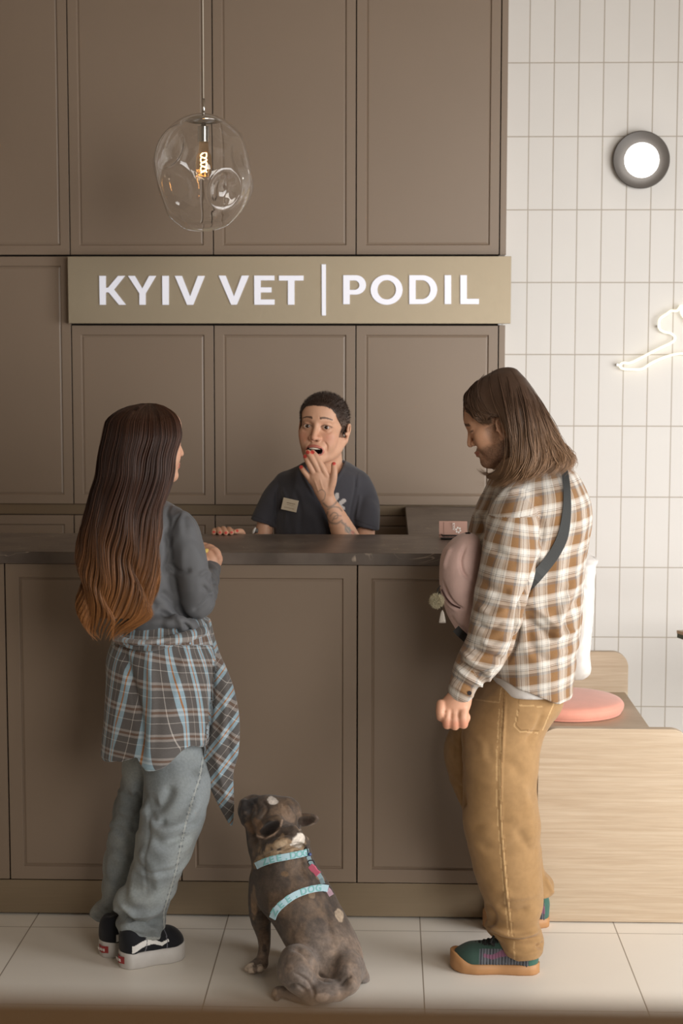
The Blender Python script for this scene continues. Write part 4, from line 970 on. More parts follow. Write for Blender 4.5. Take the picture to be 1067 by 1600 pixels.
P = P[~inside]; nn = len(P); rnd = RNG.rand(nn)[:, None]*np.ones((1, k)); strands('hair_strands', P, RNG.uniform(.0004, .0010, nn), M_hair, wp, hair_col(P[..., 2], rnd))
h_, t_ = floor_at(188, 1512), floor_at(286, 1490)
shoe(wp, h_, t_, .112, 'platform')
h_, t_ = floor_at(161, 1496), floor_at(236, 1467)
shoe(wp, h_, t_, .110, 'platform')
# treat in her hand
bm = bmesh.new(); tube_mesh(bm, catmull([at(315, 866, 4.825), at(320, 862, 4.82), at(325, 858.5, 4.83)], 10), [.004, .0055, .007, .0065, .0055, .006, .0072, .0062, .005, .003], 12)
tag(bm_obj('dog_treat', bm, mat('yellow_treat', srgb(222, 190, 104), rough=.7, mott=.08, mscale=60), smooth=True), 'small yellow dog treat held in the hand of the long-haired woman', 'treat')
# ------------------------------------------------------------------ person: long-haired man at the right
mp_ = empty('person', floor_at(775, 1512), 'long-haired bearded man in brown plaid shirt and tan work trousers, seen from the side', 'person')
Tm = (rotm('Z', -99)@rotm('X', 24), at(774, 656.5, 4.60), .91)
Cm = rgb(200, 152, 122)
G = Field(at(668, 575, 4.9)-np.array([0, .62, 1.06]), at(930, 575, 4.9)+np.array([0.02, .12, .03]), .0034)
G.add(tube(*ptr([(793, 695, 4.61, 28), (822, 760, 4.64, 34)])), .02)
G.add(Stack([st(y, a, b, 4.66, r) for y, a, b, r in [(750, 790, 860, .07), (775, 785, 890, .14), (850, 770, 885, .14), (1000, 785, 880, .13), (1060, 790, 870, .12)]]).prim(), .02)
G.add(tube(*ptr([(795, 815, 4.46, 22), (779, 925, 4.42, 20), (765, 1000, 4.42, 18), (735, 1060, 4.42, 14), (722, 1085, 4.415, 14)])), .01)
# fist: back of the hand to the camera, four fingers curled under, thumb in front
P_, r_ = ptr([(724, 1080, 4.415, 14.5), (716, 1096, 4.415, 21), (707, 1110, 4.415, 24)]); G.add(tube(P_, r_, flat=((0, 1, 0), .70)), .008)
for kx, ky, by, rr in ((688, 1106, 1121, 7.0), (698, 1113, 1133, 7.4), (710, 1117, 1134.5, 7.6), (723, 1114, 1132, 7.8)):
    fingers(G, [[(kx+1, ky-6, 4.405, rr+.6), (kx, ky+4, 4.393, rr+.4), (kx, by-6, 4.390, rr-.1), (kx+.5, by, 4.402, rr-.2), (kx+2, by-3, 4.425, rr-.6), (kx+3, by-11, 4.43, rr-1.2)]], .0022)
fingers(G, [[(700, 1096, 4.445, 9), (690, 1106, 4.455, 8), (689, 1118, 4.455, 7), (697, 1127, 4.445, 6)]], .004)
fingers(G, [[(728, 1116, 4.41, 5), (731, 1121, 4.402, 4.4), (729, 1127, 4.405, 4.2)]], .002)
VF1 = G.mesh(1)
G = Field(at(718, 775, 4.8)-np.array([0, .35, 0]), at(845, 585, 4.8)+np.array([0, 0, .0]), .0019)
head_prims(G, Tm, male=True, slit=.0018, ear=(.004, -.002, -.018)); G.add(tube(*ptr([(788, 690, 4.60, 28), (815, 745, 4.63, 32)])), .03)
V, F = merge(VF1, G.mesh(1)); V = folds(V, vnormals(V, F), [([(x, 1108), (x-1, 1122)], -.0022, 1.6) for x in (695.5, 705.5, 717)])
px, py = proj(V); H = head_local(V, Tm); C = np.tile(Cm, (len(V), 1))
hand = py > 1070
C = mixc(C, hand*.35, rgb(214, 158, 134)); C = mixc(C, hand*np.exp(-((py-1132)/7)**2)*.35, rgb(196, 110, 92))
beard = sstep(-(H[:, 2]+.052), 0, .02)*sstep(H[:, 1], -.125, -.055)*(~hand)*(H[:, 2] > -.16)
beard = np.maximum(beard, sstep(.030-np.abs(H[:, 1]+.012), 0, .02)*(H[:, 2] < -.01)*(H[:, 2] > -.16)*.75*(np.abs(H[:, 0]) > .03))
beard = beard*(np.abs(H[:, 0]) < .074); beard = np.maximum(beard, ((H[:, 2] < -.095) & (H[:, 2] > -.16))*.85)
must = (np.abs(H[:, 2]+.0585) < .006)*(H[:, 1] < -.07)*(np.abs(H[:, 0]) < .03)*.6
nb = .5+.5*vnoise(V, 420, 5)
C = mixc(C, np.clip(np.maximum(beard*.85, must), 0, 1)*(.55+.45*nb)*(~hand), rgb(74, 52, 38))
brow = (np.abs(H[:, 2]-.0225-.004*np.cos(np.abs(H[:, 0])*60)) < .005)*(np.abs(H[:, 0]) > .010)*(np.abs(H[:, 0]) < .05)*(H[:, 1] < -.045)
C = mixc(C, brow*.85, rgb(66, 46, 34))
lash = (np.abs(H[:, 2]+.004-.0018) < .0028)*(np.abs(np.abs(H[:, 0])-.033) < .016)*(H[:, 1] < -.06)
C = mixc(C, lash*.8, rgb(60, 42, 34)); C = mixc(C, ((np.abs(H[:, 2]+.0725) < .0068) & (np.abs(H[:, 0]) < .024) & (H[:, 1] < -.075))*.6, rgb(160, 88, 76))
link('body', raw_mesh('body', V, F, {'col': C}), M_skin, mp_, smooth=True)

# plaid shirt: trunk, near sleeve with bunched cuff, far sleeve, collar
G = Field(at(676, 1100, 4.95)-np.array([0, .62, .03]), at(935, 705, 4.95)+np.array([0, .12, .02]), .0036)
S_t = Stack([st(y, a, b, 4.68, r) for y, a, b, r in [(722, 800, 872, .07), (732, 786, 893, .11), (745, 768, 905, .16), (776, 752, 919, .20), (812, 737, 922, .215), (855, 729, 915, .215), (905, 731, 911, .21), (960, 740, 908, .205), (1010, 752, 902, .20), (1060, 764, 894, .195), (1115, 772, 892, .195)]], power=2.3)
G.add(S_t.prim())
sl = ptr([(806, 788, 4.52, 34), (803, 815, 4.475, 41), (797, 860, 4.445, 45), (787, 915, 4.43, 43), (775, 965, 4.425, 41), (764, 1005, 4.425, 38), (750, 1030, 4.425, 33)])
cuf = ptr([(752, 1024, 4.425, 35), (737, 1042, 4.425, 29), (727, 1060, 4.42, 24), (721, 1078, 4.418, 21.5)])
hemx = [at(x, 1080, 4.5)[0] for x in (760, 776, 800, 843, 874, 893, 930)]; hemz = [za(y, 4.50, 830) for y in (1060, 1064, 1071, 1090, 1100, 1098, 1096)]
G.cut(lambda P: np.interp(P[..., 0], hemx, hemz).astype(f32)-P[..., 2])
P_sl, P_cf = tube(*sl), tube(*cuf); P_sh = Stack([st(y, a, b, 4.68, r) for y, a, b, r in [(742, 790, 900, .15), (780, 765, 905, .21)]]).prim()
G.add(P_sl, .018); G.add(P_cf, .012); G.add(tube(*ptr([(838, 790, 4.84, 32), (826, 915, 4.85, 34), (812, 1010, 4.85, 32), (802, 1050, 4.83, 24)])), .03)
G.add(tube(*ptr([(790, 742, 4.56, 8), (815, 733, 4.53, 9), (845, 726, 4.55, 9), (870, 722, 4.64, 8)])), .010)
V, F = G.mesh(1); N_ = vnormals(V, F)
V = V+N_*(.0045*fbm(V, (11, 11, 8), 3, 52)+.0022*np.sin(10*fbm(V, (7, 7, 6), 2, 61)))[:, None]
V = folds(V, vnormals(V, F), [([(843, 868), (836, 895), (824, 925), (812, 950), (806, 1000), (792, 1034)], -.020, 3.5), ([(790, 775), (815, 772), (838, 790), (848, 815), (846, 860)], -.006, 3), ([(792, 770), (815, 766), (845, 782)], .005, 3),
    ([(765, 850), (790, 870), (815, 875)], -.006, 8), ([(748, 905), (775, 925), (800, 925)], -.007, 7), ([(745, 945), (768, 960), (795, 950)], .008, 6), ([(742, 972), (765, 985), (790, 972)], -.008, 5), ([(750, 1000), (772, 1010), (795, 995)], .008, 5),
    ([(735, 1010), (755, 1022), (785, 1030)], -.012, 4), ([(722, 1018), (740, 1034), (762, 1040), (782, 1036)], .012, 4), ([(716, 1032), (735, 1046), (757, 1056)], -.012, 3.5), ([(712, 1040), (728, 1056), (752, 1070), (766, 1072)], .009, 3.5),
    ([(704, 1055), (722, 1066), (742, 1078)], -.006, 3), ([(703, 1068), (720, 1079), (742, 1090)], .004, 3), ([(770, 1070), (764, 1060), (768, 1044)], .006, 4),
    ([(820, 940), (850, 960), (872, 985), (862, 998)], .009, 6), ([(815, 960), (845, 985), (870, 1000)], -.011, 6), ([(900, 900), (885, 940), (868, 985)], .009, 6), ([(908, 930), (890, 965), (875, 1000)], -.010, 6),
    ([(860, 1000), (880, 990), (900, 985)], .008, 5), ([(855, 800), (862, 850), (852, 900)], -.005, 9), ([(845, 805), (850, 830), (842, 860)], -.008, 4), ([(900, 790), (905, 850), (900, 900)], .006, 7), ([(830, 1010), (850, 1030), (880, 1040)], -.005, 7),
    ([(742, 800), (752, 830), (750, 860)], -.008, 5), ([(738, 812), (745, 803), (760, 806)], .006, 3)])
A1 = P_sl.fn(V.astype(f32)); A2 = P_cf.fn(V.astype(f32)); TT = S_t.prim().fn(V.astype(f32)); arm = (np.minimum(A1, A2) < TT+.004) & (V[:, 1] < 4.66) & (V[:, 2] < at(800, 803, 4.5)[2])
cxa = np.interp(V[:, 2], [at(0, y, 4.44)[2] for y in (1078, 1060, 1042, 1024, 1005, 965, 915, 860, 815, 788)], [at(x, 900, 4.44)[0] for x in (721, 727, 737, 752, 764, 775, 787, 797, 803, 806)])
ra = np.interp(V[:, 2], [1.0, 1.1, 1.3], [.05, .07, .078])
angA = np.arctan2(V[:, 0]-cxa, -(V[:, 1]-4.44)); angT = np.arctan2(V[:, 0]-S_t.at(V[:, 2])[0], -(V[:, 1]-4.68))
uu = np.where(arm, angA*ra+.008, angT*.205+.02); vv = np.where(arm, V[:, 2]+.16*(V[:, 0]-cxa), V[:, 2]-.16*(V[:, 0]-.55)+.10*np.maximum(0, V[:, 2]-1.42))
cuffv = A2 < A1-.004; ca = math.radians(28)
dx_, dz_ = V[:, 0]-cxa, V[:, 2]
vv = np.where(arm & cuffv, dz_*math.cos(ca)-(V[:, 0]-.2)*math.sin(ca)*-1, vv)
w_, o_, d_, t_, g_ = srgb(206, 201, 193), srgb(150, 100, 48), srgb(78, 72, 74), srgb(184, 173, 160), srgb(112, 104, 100)
br_ = srgb(132, 98, 64)
M_mp = plaid('brown_cream_plaid', .063, .062, [(0, br_), (.36, g_), (.45, t_), (.55, w_), (.62, d_), (.64, w_), (.80, t_), (.90, d_), (.92, t_)],
             [(0, br_), (.40, g_), (.52, t_), (.66, d_), (.685, w_), (.73, d_), (.75, w_), (.93, t_)])
ms_ = link('plaid_shirt', raw_mesh('shirt', V, F, {'uvw': np.stack([uu, vv, V[:, 2]], 1)}), M_mp, mp_, smooth=True)
b0 = at(716, 1083, 4.38)
# cuff button and white undershirt hem
bm = bmesh.new(); c_ = surf_at(V, 737, 1080, 4)-np.array([0, .001, 0]); tube_mesh(bm, [c_, c_+np.array([0, -.004, 0])], .006, 14); bm_obj('button', bm, mat('dark_button', srgb(46, 42, 44), rough=.3), ms_)
G = Field(at(730, 1085, 4.95)-np.array([0, .5, 0]), at(900, 1010, 4.95)+np.array([0, 0, .0]), .004)
G.add(Stack([st(y, a, b, 4.68, r) for y, a, b, r in [(1015, 758, 880, .185), (1068, 768, 878, .186), (1072, 770, 878, .186)]], power=2.3, cap_r=.004).prim()); V, F = G.mesh(1)
link('undershirt', raw_mesh('undershirt', V, F, {'col': np.tile(rgb(206, 202, 198), (len(V), 1))}), cloth_mat('white_cotton', bs=800), mp_, smooth=True)

# trousers
G = Field(at(680, 1512, 5.0)-np.array([0, .62, .02]), at(890, 1030, 5.0)+np.array([0, .06, .02]), .0038)
LN = Stack([st(y, a, b, Y, r) for y, a, b, Y, r in [(1050, 765, 884, 4.68, .165), (1100, 735, 878, 4.66, .16), (1147, 722, 850, 4.62, .13), (1203, 723, 841, 4.58, .115), (1250, 722, 840, 4.57, .105), (1285, 723, 846, 4.57, .105), (1322, 731, 844, 4.57, .10), (1378, 744, 846, 4.57, .095), (1411, 757, 845, 4.57, .09), (1436, 763, 843, 4.57, .085), (1451, 760, 848, 4.57, .086), (1468, 774, 852, 4.57, .082), (1480, 784, 851, 4.565, .078), (1489, 790, 849, 4.565, .074)]], cap_r=.008, power=2.2)
LF = Stack([st(y, a, b, Y, r) for y, a, b, Y, r in [(1050, 765, 870, 4.72, .15), (1100, 722, 860, 4.74, .15), (1140, 703, 840, 4.78, .125), (1172, 694, 825, 4.80, .11), (1203, 698, 820, 4.82, .10), (1235, 708, 822, 4.83, .09), (1266, 722, 830, 4.84, .085), (1320, 742, 845, 4.85, .08), (1355, 762, 850, 4.855, .075), (1375, 772, 864, 4.86, .07), (1388, 780, 865, 4.86, .07), (1396, 784, 863, 4.86, .066)]], cap_r=.006, power=2.2)
G.add(LN.prim()); G.add(LF.prim(), .010)
V, F = G.mesh(1); N_ = vnormals(V, F); px, py = proj(V); low = sstep(py, 1300, 1450)
V = V+N_*(.004*fbm(V, (8, 8, 10), 2, 71)*(1+low)+.0018*np.sin(9*fbm(V, (6, 6, 9), 2, 77))*(.5+1.2*low))[:, None]
V = folds(V, vnormals(V, F), [([(735, 1296), (765, 1284), (810, 1290)], -.0035, 9), ([(745, 1318), (780, 1330), (818, 1316)], -.0035, 9), ([(800, 1190), (820, 1225), (838, 1250)], -.005, 9), ([(805, 1290), (826, 1325), (842, 1330)], -.004, 8), ([(812, 1205), (828, 1265), (830, 1330)], .004, 9),
    ([(735, 1192), (775, 1184), (805, 1195)], -.003, 9), ([(762, 1446), (785, 1458), (815, 1463), (843, 1452)], .012, 4.5), ([(760, 1457), (785, 1470), (815, 1472), (845, 1464)], -.015, 4.5), ([(775, 1412), (800, 1425), (830, 1420)], -.006, 7),
    ([(785, 1395), (805, 1402), (835, 1396)], .006, 6), ([(788, 1480), (812, 1492), (848, 1484)], .006, 5), ([(838, 1475), (845, 1480), (852, 1470)], -.010, 3), ([(756, 1408), (772, 1432), (766, 1450)], -.006, 4),
    ([(716, 1225), (722, 1245), (724, 1262)], -.010, 4), ([(850, 1368), (858, 1385), (864, 1398)], .006, 3), ([(722, 1140), (722, 1200), (723, 1262)], -.008, 2.5), ([(790, 1090), (786, 1150), (782, 1230), (784, 1300), (792, 1400), (800, 1460)], .003, 2),
    ([(820, 1160), (838, 1140), (850, 1110)], -.006, 5), ([(800, 1499), (825, 1503), (848, 1496)], .003, 2.5)])
px, py = proj(V); front = V[:, 1] < 4.64; C = np.tile(rgb(152, 119, 79), (len(V), 1)); C = mixc(C, sstep(fbm(V, 8, 3, 9), 0, .5)*.25, rgb(172, 138, 98))
def stitch(lines, w, c, a):
    global C
    for L_ in lines:
        d, _ = seg_dist(px, py, L_); C = mixc(C, (d < w)*a*front, c)
stitch([[(780, 1108), (777, 1160), (775, 1230), (779, 1300), (786, 1380), (795, 1462)], [(785, 1108), (782, 1160), (780, 1230), (784, 1300), (791, 1380), (800, 1462)], [(811, 1100), (806, 1125), (803, 1135), (812, 1143), (840, 1145)], [(812, 1102), (846, 1104)], [(743, 1093), (780, 1098), (783, 1075)], [(803, 1470), (804, 1500)], [(865, 1100), (848, 1140)]], .9, rgb(206, 172, 124), .6)
stitch([[(787.5, 1075), (785, 1160), (782.5, 1230), (786.5, 1300), (793.5, 1380), (802.5, 1462)], [(813, 1070), (808.5, 1125), (805, 1133), (813, 1141), (842, 1142)]], .8, rgb(110, 80, 46), .6)
link('trousers', raw_mesh('trousers', V, F, {'col': C}), cloth_mat('tan_canvas', bs=800, bump=.35, mott=.07, ms=60), mp_, smooth=True)
shoe(mp_, floor_at(843, 1519), floor_at(703, 1511), .108, 'skate')
shoe(mp_, floor_at(858, 1444), floor_at(754, 1450), .104, 'skate')

# hair: guide locks in order from the forehead over the near side to the nape, then the far side
Yn = 4.60
guides = [
 [(738, 612, 4.585), (730, 622, 4.57), (729, 632, 4.56), (734, 640, 4.545), (745, 652, 4.53), (756, 662, 4.52)],
 [(748, 600, 4.58), (737, 615, 4.555), (738, 632, 4.54), (748, 648, 4.525), (762, 658, 4.515), (774, 659, 4.51)],
 [(760, 592, 4.58), (752, 605, 4.545), (752, 628, 4.525), (762, 648, 4.51), (776, 656, 4.505), (785, 662, 4.50)],
 [(772, 586, 4.58), (768, 600, 4.54), (774, 628, 4.51), (786, 655, 4.495), (793, 690, 4.49), (789, 725, 4.50), (770, 744, 4.53), (754, 743, 4.56)],
 [(780, 583, 4.58), (782, 600, 4.535), (790, 635, 4.49), (797, 670, 4.475), (799, 705, 4.475), (790, 735, 4.49), (768, 748, 4.53)],
 [(788, 582, 4.58), (796, 602, 4.53), (802, 640, 4.485), (806, 680, 4.47), (805, 715, 4.465), (797, 740, 4.475), (784, 751, 4.50)],
 [(794, 582, 4.58), (808, 605, 4.53), (818, 640, 4.485), (824, 680, 4.465), (824, 712, 4.455), (815, 735, 4.455), (800, 748, 4.48)],
 [(799, 583, 4.58), (818, 608, 4.54), (832, 645, 4.50), (841, 685, 4.48), (845, 712, 4.47), (838, 730, 4.46), (822, 742, 4.46)],
 [(803, 584, 4.585), (825, 610, 4.56), (843, 648, 4.525), (856, 685, 4.51), (866, 710, 4.50), (868, 724, 4.49), (856, 733, 4.48)],
 [(805, 585, 4.60), (829, 612, 4.59), (850, 648, 4.565), (865, 680, 4.55), (880, 705, 4.545), (888, 718, 4.545), (880, 729, 4.54)],
 [(804, 586, 4.62), (828, 613, 4.63), (850, 648, 4.63), (866, 680, 4.63), (881, 703, 4.63), (889, 717, 4.625), (884, 727, 4.62)],
 [(796, 586, 4.64), (812, 612, 4.68), (826, 650, 4.69), (838, 690, 4.70), (846, 716, 4.70), (842, 732, 4.70)],
 [(780, 586, 4.64), (790, 612, 4.69), (800, 650, 4.70), (806, 690, 4.70), (802, 720, 4.69), (785, 738, 4.67)],
 [(762, 594, 4.63), (758, 612, 4.67), (765, 640, 4.685), (775, 680, 4.69), (778, 715, 4.68), (765, 738, 4.65)],
 [(745, 604, 4.61), (740, 620, 4.64), (745, 645, 4.66), (760, 670, 4.67)]]
GK = 30; GP = np.array([catmull([at(*q) for q in g], GK) for g in guides])
G = Field((at(715, 700, 4.6)[0]-.02, 4.36, at(800, 765, 4.6)[2]), (at(905, 700, 4.6)[0], 4.80, at(800, 570, 4.6)[2]), .0036)
G.add(ell((0, .020, .036), (.0765, .094, .086)), 0, Tm)
for gi in range(len(guides)-1):
    for f_ in (0, .5):
        g = GP[gi]*(1-f_)+GP[gi+1]*f_; cen = np.array([at(800, 660, 4.6)[0], 4.60, 0]); g = g.copy(); g[:, :2] += (cen[:2]-g[:, :2])*.05
        rr = np.interp(np.linspace(0, 1, GK), [0, .1, .6, .9, 1], [.010, .013, .014, .009, .004])
        G.add(tube(g[::3], rr[::3], 12), .012)
def facezone(P, m=0.):
    H = head_local(P, Tm); zl = np.interp(H[..., 1], [-.10, -.085, -.065, -.045, -.030, -.018, .0, .02], [.075, .062, .046, .030, .004, .004, .016, .012])
    return np.maximum(np.maximum(H[..., 1]-.026+m, H[..., 2]-zl+m), -.118-H[..., 2]+m)
G.sub(Prim(lambda P: facezone(P).astype(f32), at(715, 600, 4.7)-np.array([0, .4, .3]), at(800, 600, 4.7)+.05), .004)
V, F = G.mesh(2)
def mhair_col(z, rnd):
    t = sstep(1.66-z, 0, .24)[..., None]; c = rgb(74, 54, 42)*(1-t)+rgb(128, 98, 72)*t
    return c*(.6+.8*rnd[..., None])
link('hair', raw_mesh('hair', V, F, {'col': mhair_col(V[:, 2], .3+.15*fbm(V, (60, 60, 8), 2, 3))*.9}), M_hair, mp_, smooth=True)
n = 7000; gi = RNG.uniform(0, len(guides)-1-1e-6, n); gi = np.where(RNG.rand(n) < .75, RNG.uniform(0, 10.4, n), gi); i0 = gi.astype(int); fr = (gi-i0)[:, None, None]
P = GP[i0]*(1-fr)+GP[i0+1]*fr
tt = np.linspace(0, 1, GK)[None, :, None]; lk = np.round(gi*5)/5
jit = RNG.normal(0, 1, (n, 1, 3))*np.array([.004, .005, .004]); jit2 = np.stack([np.sin(lk*17), np.cos(lk*11), np.sin(lk*7)], 1)[:, None, :]*.007
P = P+jit*(.3+tt)+jit2*tt**1.5+(.004*np.sin(tt*9+lk[:, None, None]*20)+.0035*np.sin(tt*19+lk[:, None, None]*37))*tt
cen = np.array([at(800, 660, 4.6)[0], 4.6, 1.55]); dv = P-cen; P = P+dv*RNG.uniform(-.05, .07, n)[:, None, None]
bad = (facezone(P.reshape(-1, 3), .004) < 0).reshape(n, GK)[:, 3:26].any(1); P = P[~bad]; n = len(P)
rnd = RNG.rand(n)[:, None]*np.ones((1, GK)); P = P.astype(float)
strands('hair_strands', P, RNG.uniform(.00035, .0009, n), M_hair, mp_, mhair_col(P[..., 2], rnd))
# loose wisps at the crown and under the chin
P = []
for _ in range(70):
    g = GP[RNG.randint(2, 10)].copy(); a0 = RNG.normal(0, .012, 3); P.append(g+a0*np.linspace(0, 1, GK)[:, None]+(g-cen)*(.05+.06*RNG.rand()))
for _ in range(26):
    x0 = RNG.normal(0, 3); y0 = RNG.normal(0, 3); P.append(catmull([at(800+x0, 690+y0, 4.49), at(790+x0, 722+y0, 4.49), at(772+x0, 742+y0, 4.52), at(758+x0, 740+y0*.5, 4.55), at(749+x0, 733+y0*.6, 4.57)], GK))
P = np.array(P); rnd = RNG.uniform(.5, 1, len(P))[:, None]*np.ones((1, GK)); strands('loose_hair', P, .0004, M_hair, mp_, mhair_col(P[..., 2], rnd))
# beard and eyebrow bristles
def bristles(name, T, fn, n, ln, r, col, parent, rng=RNG):
    pass

# pink bag worn in front, its strap over the back, pom-pom and tassel charm
M_pink = mat('pink_cord_fabric', srgb(206, 174, 166), rough=.85, mott=.06, mscale=25, bump=.35, bscale=400, sheen=.3)
bp_ = empty('sling_bag', at(715, 1000, 4.62), 'dusty pink sling bag with dark strap carried in front of the man in plaid shirt', 'bag')
G = Field(at(675, 1012, 4.75)-np.array([0, .32, 0]), at(765, 825, 4.75)+np.array([0, 0, .0]), .0032)
G.add(Stack([st(y, a, b, Y, r) for y, a, b, Y, r in [(833, 724, 738, 4.58, .03), (840, 712, 748, 4.58, .055), (850, 700, 752, 4.58, .075), (864, 689, 755, 4.58, .09), (890, 686, 756, 4.58, .10), (918, 687, 757, 4.58, .10), (940, 692, 757, 4.58, .095), (962, 699, 756, 4.58, .085), (982, 710, 755, 4.58, .07), (1000, 722, 750, 4.59, .045), (1006, 730, 746, 4.59, .03)]], cap_r=.01).prim())
V, F = G.mesh(1); V = V+vnormals(V, F)*(.003*fbm(V, 16, 2, 3))[:, None]
V = folds(V, vnormals(V, F), [([(690, 905), (700, 930), (712, 945), (725, 952)], -.006, 2.2), ([(690, 925), (702, 946), (716, 956)], .003, 2), ([(728, 850), (720, 875), (724, 895), (735, 905)], -.008, 3), ([(705, 855), (698, 870), (693, 890)], .004, 3), ([(703, 960), (712, 975), (724, 990)], -.004, 2.5)])
link('bag_body', raw_mesh('bag_body', V, F), M_pink, bp_, smooth=True)
def surf_line(V, pts, off=.002, n=24, r=3.0, fit=0):
    out = []
    for x, y, _ in catmull([(a, b, 0) for a, b in pts], n):
        s = surf_at(V, x, y, r)
        if s is not None: out.append(at(x, y, s[1]-off))
    ys = np.array([o[1] for o in out]); k_ = min(7, len(ys)//2*2-1); pad = np.pad(ys, k_//2, mode='edge'); ys2 = np.convolve(pad, np.ones(k_)/k_, 'valid')
    ys2 = np.polyval(np.polyfit(np.arange(len(ys2)), ys2, fit), np.arange(len(ys2))) if fit else ys2
    return [at(*[float(q) for q in (proj(np.array([o]))[0][0], proj(np.array([o]))[1][0])], y_) for o, y_ in zip(out, ys2)]
bm = bmesh.new(); tube_mesh(bm, surf_line(V, [(690, 921), (697, 934), (706, 944), (719, 950)], .0006), .0022, 8); bm_obj('zip', bm, mat('dark_zip', srgb(70, 44, 42), rough=.5), bp_, smooth=True)
bm = bmesh.new(); tube_mesh(bm, catmull([at(688, 915, 4.50), at(683.5, 922, 4.50), at(684, 930, 4.50), at(688, 924, 4.50)], 12), .0016, 6); bm_obj('loop', bm, M_black, bp_, smooth=True)
def strapband(bm, pts, w, nrm=None, th=.0022):
    pts = [np.array(p) for p in pts]; ra = []
    for i, p in enumerate(pts):
        t = pts[min(i+1, len(pts)-1)]-pts[max(i-1, 0)]; t /= np.linalg.norm(t); nv = np.array(nrm[i] if nrm is not None else (0, -1, 0), float); s = np.cross(t, nv); s /= np.linalg.norm(s); nv = np.cross(s, t)
        ww = (w[i] if hasattr(w, '__len__') else w)/2; ra.append([bm.verts.new(p+s*a*ww+nv*b) for a, b in ((-1, 0), (-1, th), (1, th), (1, 0))])
    for a, b in zip(ra, ra[1:]):
        for k in range(4): bm.faces.new((a[k], a[(k+1) % 4], b[(k+1) % 4], b[k]))
    bm.faces.new(ra[0][::-1]); bm.faces.new(ra[-1])
Vs = np.empty(len(ms_.data.vertices)*3, f32); ms_.data.vertices.foreach_get('co', Vs); Vs = Vs.reshape(-1, 3).astype(float)
M_strap = mat('dark_webbing', srgb(62, 64, 64), rough=.8, bump=.3, bscale=500)
sp_ = surf_line(Vs, [(880, 727), (884, 748), (886, 772), (885, 805), (879, 838), (866, 865), (848, 889)], .005, 32, 4.0, 4)
yl_ = sp_[-1][1]; sp_ += [at(842, 896, yl_-.004), at(835, 904, yl_-.004), at(828, 911, yl_+.001), at(818, 921, yl_+.020)]
bm = bmesh.new(); strapband(bm, sp_, list(np.interp(np.linspace(0, 1, len(sp_)), [0, .3, .6, 1], [.018, .020, .030, .032]))); bm_obj('strap', bm, M_strap, bp_, smooth=False, bevel=.0005)
bm = bmesh.new(); strapband(bm, catmull([at(712, 982, 4.50), at(722, 992, 4.50), at(735, 1003, 4.51), at(748, 1010, 4.52)], 12), .022); bm_obj('lower_strap', bm, M_black, bp_)
pm = at(682.5, 939, 4.49)
ch = empty('pom_pom_charm', pm, 'cream pom-pom and white tassel charm hanging from the pink sling bag', 'charm')
def fluff(name, c, r, n, ln, col, parent, down=False):
    d = RNG.normal(0, 1, (n, 3)); d /= np.linalg.norm(d, axis=1)[:, None]
    if down: P = np.stack([np.array(c)+np.array([d[i, 0]*.006*t_**.4+d[i, 0]*.004*t_, d[i, 1]*.006*t_, -ln*t_]) for i in range(n) for t_ in np.linspace(0, 1, 6)]).reshape(n, 6, 3)
    else: P = np.stack([np.array(c)+d[i]*(r*.2+(r*RNG.uniform(.85, 1.05)-r*.2)*t_)+.002*RNG.normal(0, 1, 3)*t_ for i in range(n) for t_ in np.linspace(0, 1, 5)]).reshape(n, -1, 3)
    cc = np.tile(np.array(col), (n, P.shape[1], 1))*RNG.uniform(.85, 1.1, (n, 1, 1)); o = strands(name, P, .0008, M_wool, parent, cc); return tag(o, kind='stuff')
M_wool = mat('wool', (1, 1, 1, 1), rough=.95, attr='col', spec=.1)
fluff('pom_pom', pm, .0215, 1500, 0, rgb(206, 196, 168), ch); fluff('tassel', at(691, 953, 4.485), .0, 160, .036, rgb(214, 206, 196), ch, True)
bm = bmesh.new(); tube_mesh(bm, catmull([at(686, 925, 4.49), at(684, 935, 4.485), at(690, 952, 4.485)], 8), .0012, 6); bm_obj('cord', bm, M_wool, ch)

# pale bag behind his back
wb_ = empty('plastic_bag', at(912, 1056, 4.86), 'translucent white bag hanging behind the back of the man in plaid shirt', 'bag')
G = Field(at(870, 1070, 5.0)-np.array([0, .25, 0]), at(945, 855, 5.0)+np.array([0, 0, .02]), .0034)
G.add(Stack([st(y, a, b, 4.86, r) for y, a, b, r in [(862, 906, 915, .02), (868, 896, 924, .035), (874, 890, 934, .045), (886, 888, 931, .06), (910, 886, 929, .07), (962, 882, 926, .08), (1019, 880, 921, .08), (1044, 880, 923, .07), (1054, 882, 919, .055), (1060, 884, 912, .04)]], cap_r=.006, power=2.4).prim())
V, F = G.mesh(1); N_ = vnormals(V, F); V = V+N_*(.004*np.abs(fbm(V, (26, 26, 9), 3, 3))-.002*np.abs(np.sin(14*fbm(V, (9, 9, 5), 2, 8))))[:, None]
M_bag = mat('translucent_white_film', srgb(232, 228, 224), rough=.45, mott=.03, mscale=30); M_bag.node_tree.nodes['Principled BSDF'].inputs['Transmission Weight'].default_value = .35
link('film', raw_mesh('film', V, F), M_bag, wb_, smooth=True)
bm = bmesh.new(); tube_mesh(bm, catmull([at(893, 872, 4.86), at(902, 850, 4.86), at(890, 820, 4.84), at(880, 790, 4.83)], 14), .005, 8); bm_obj('handle', bm, M_bag, wb_, smooth=True)
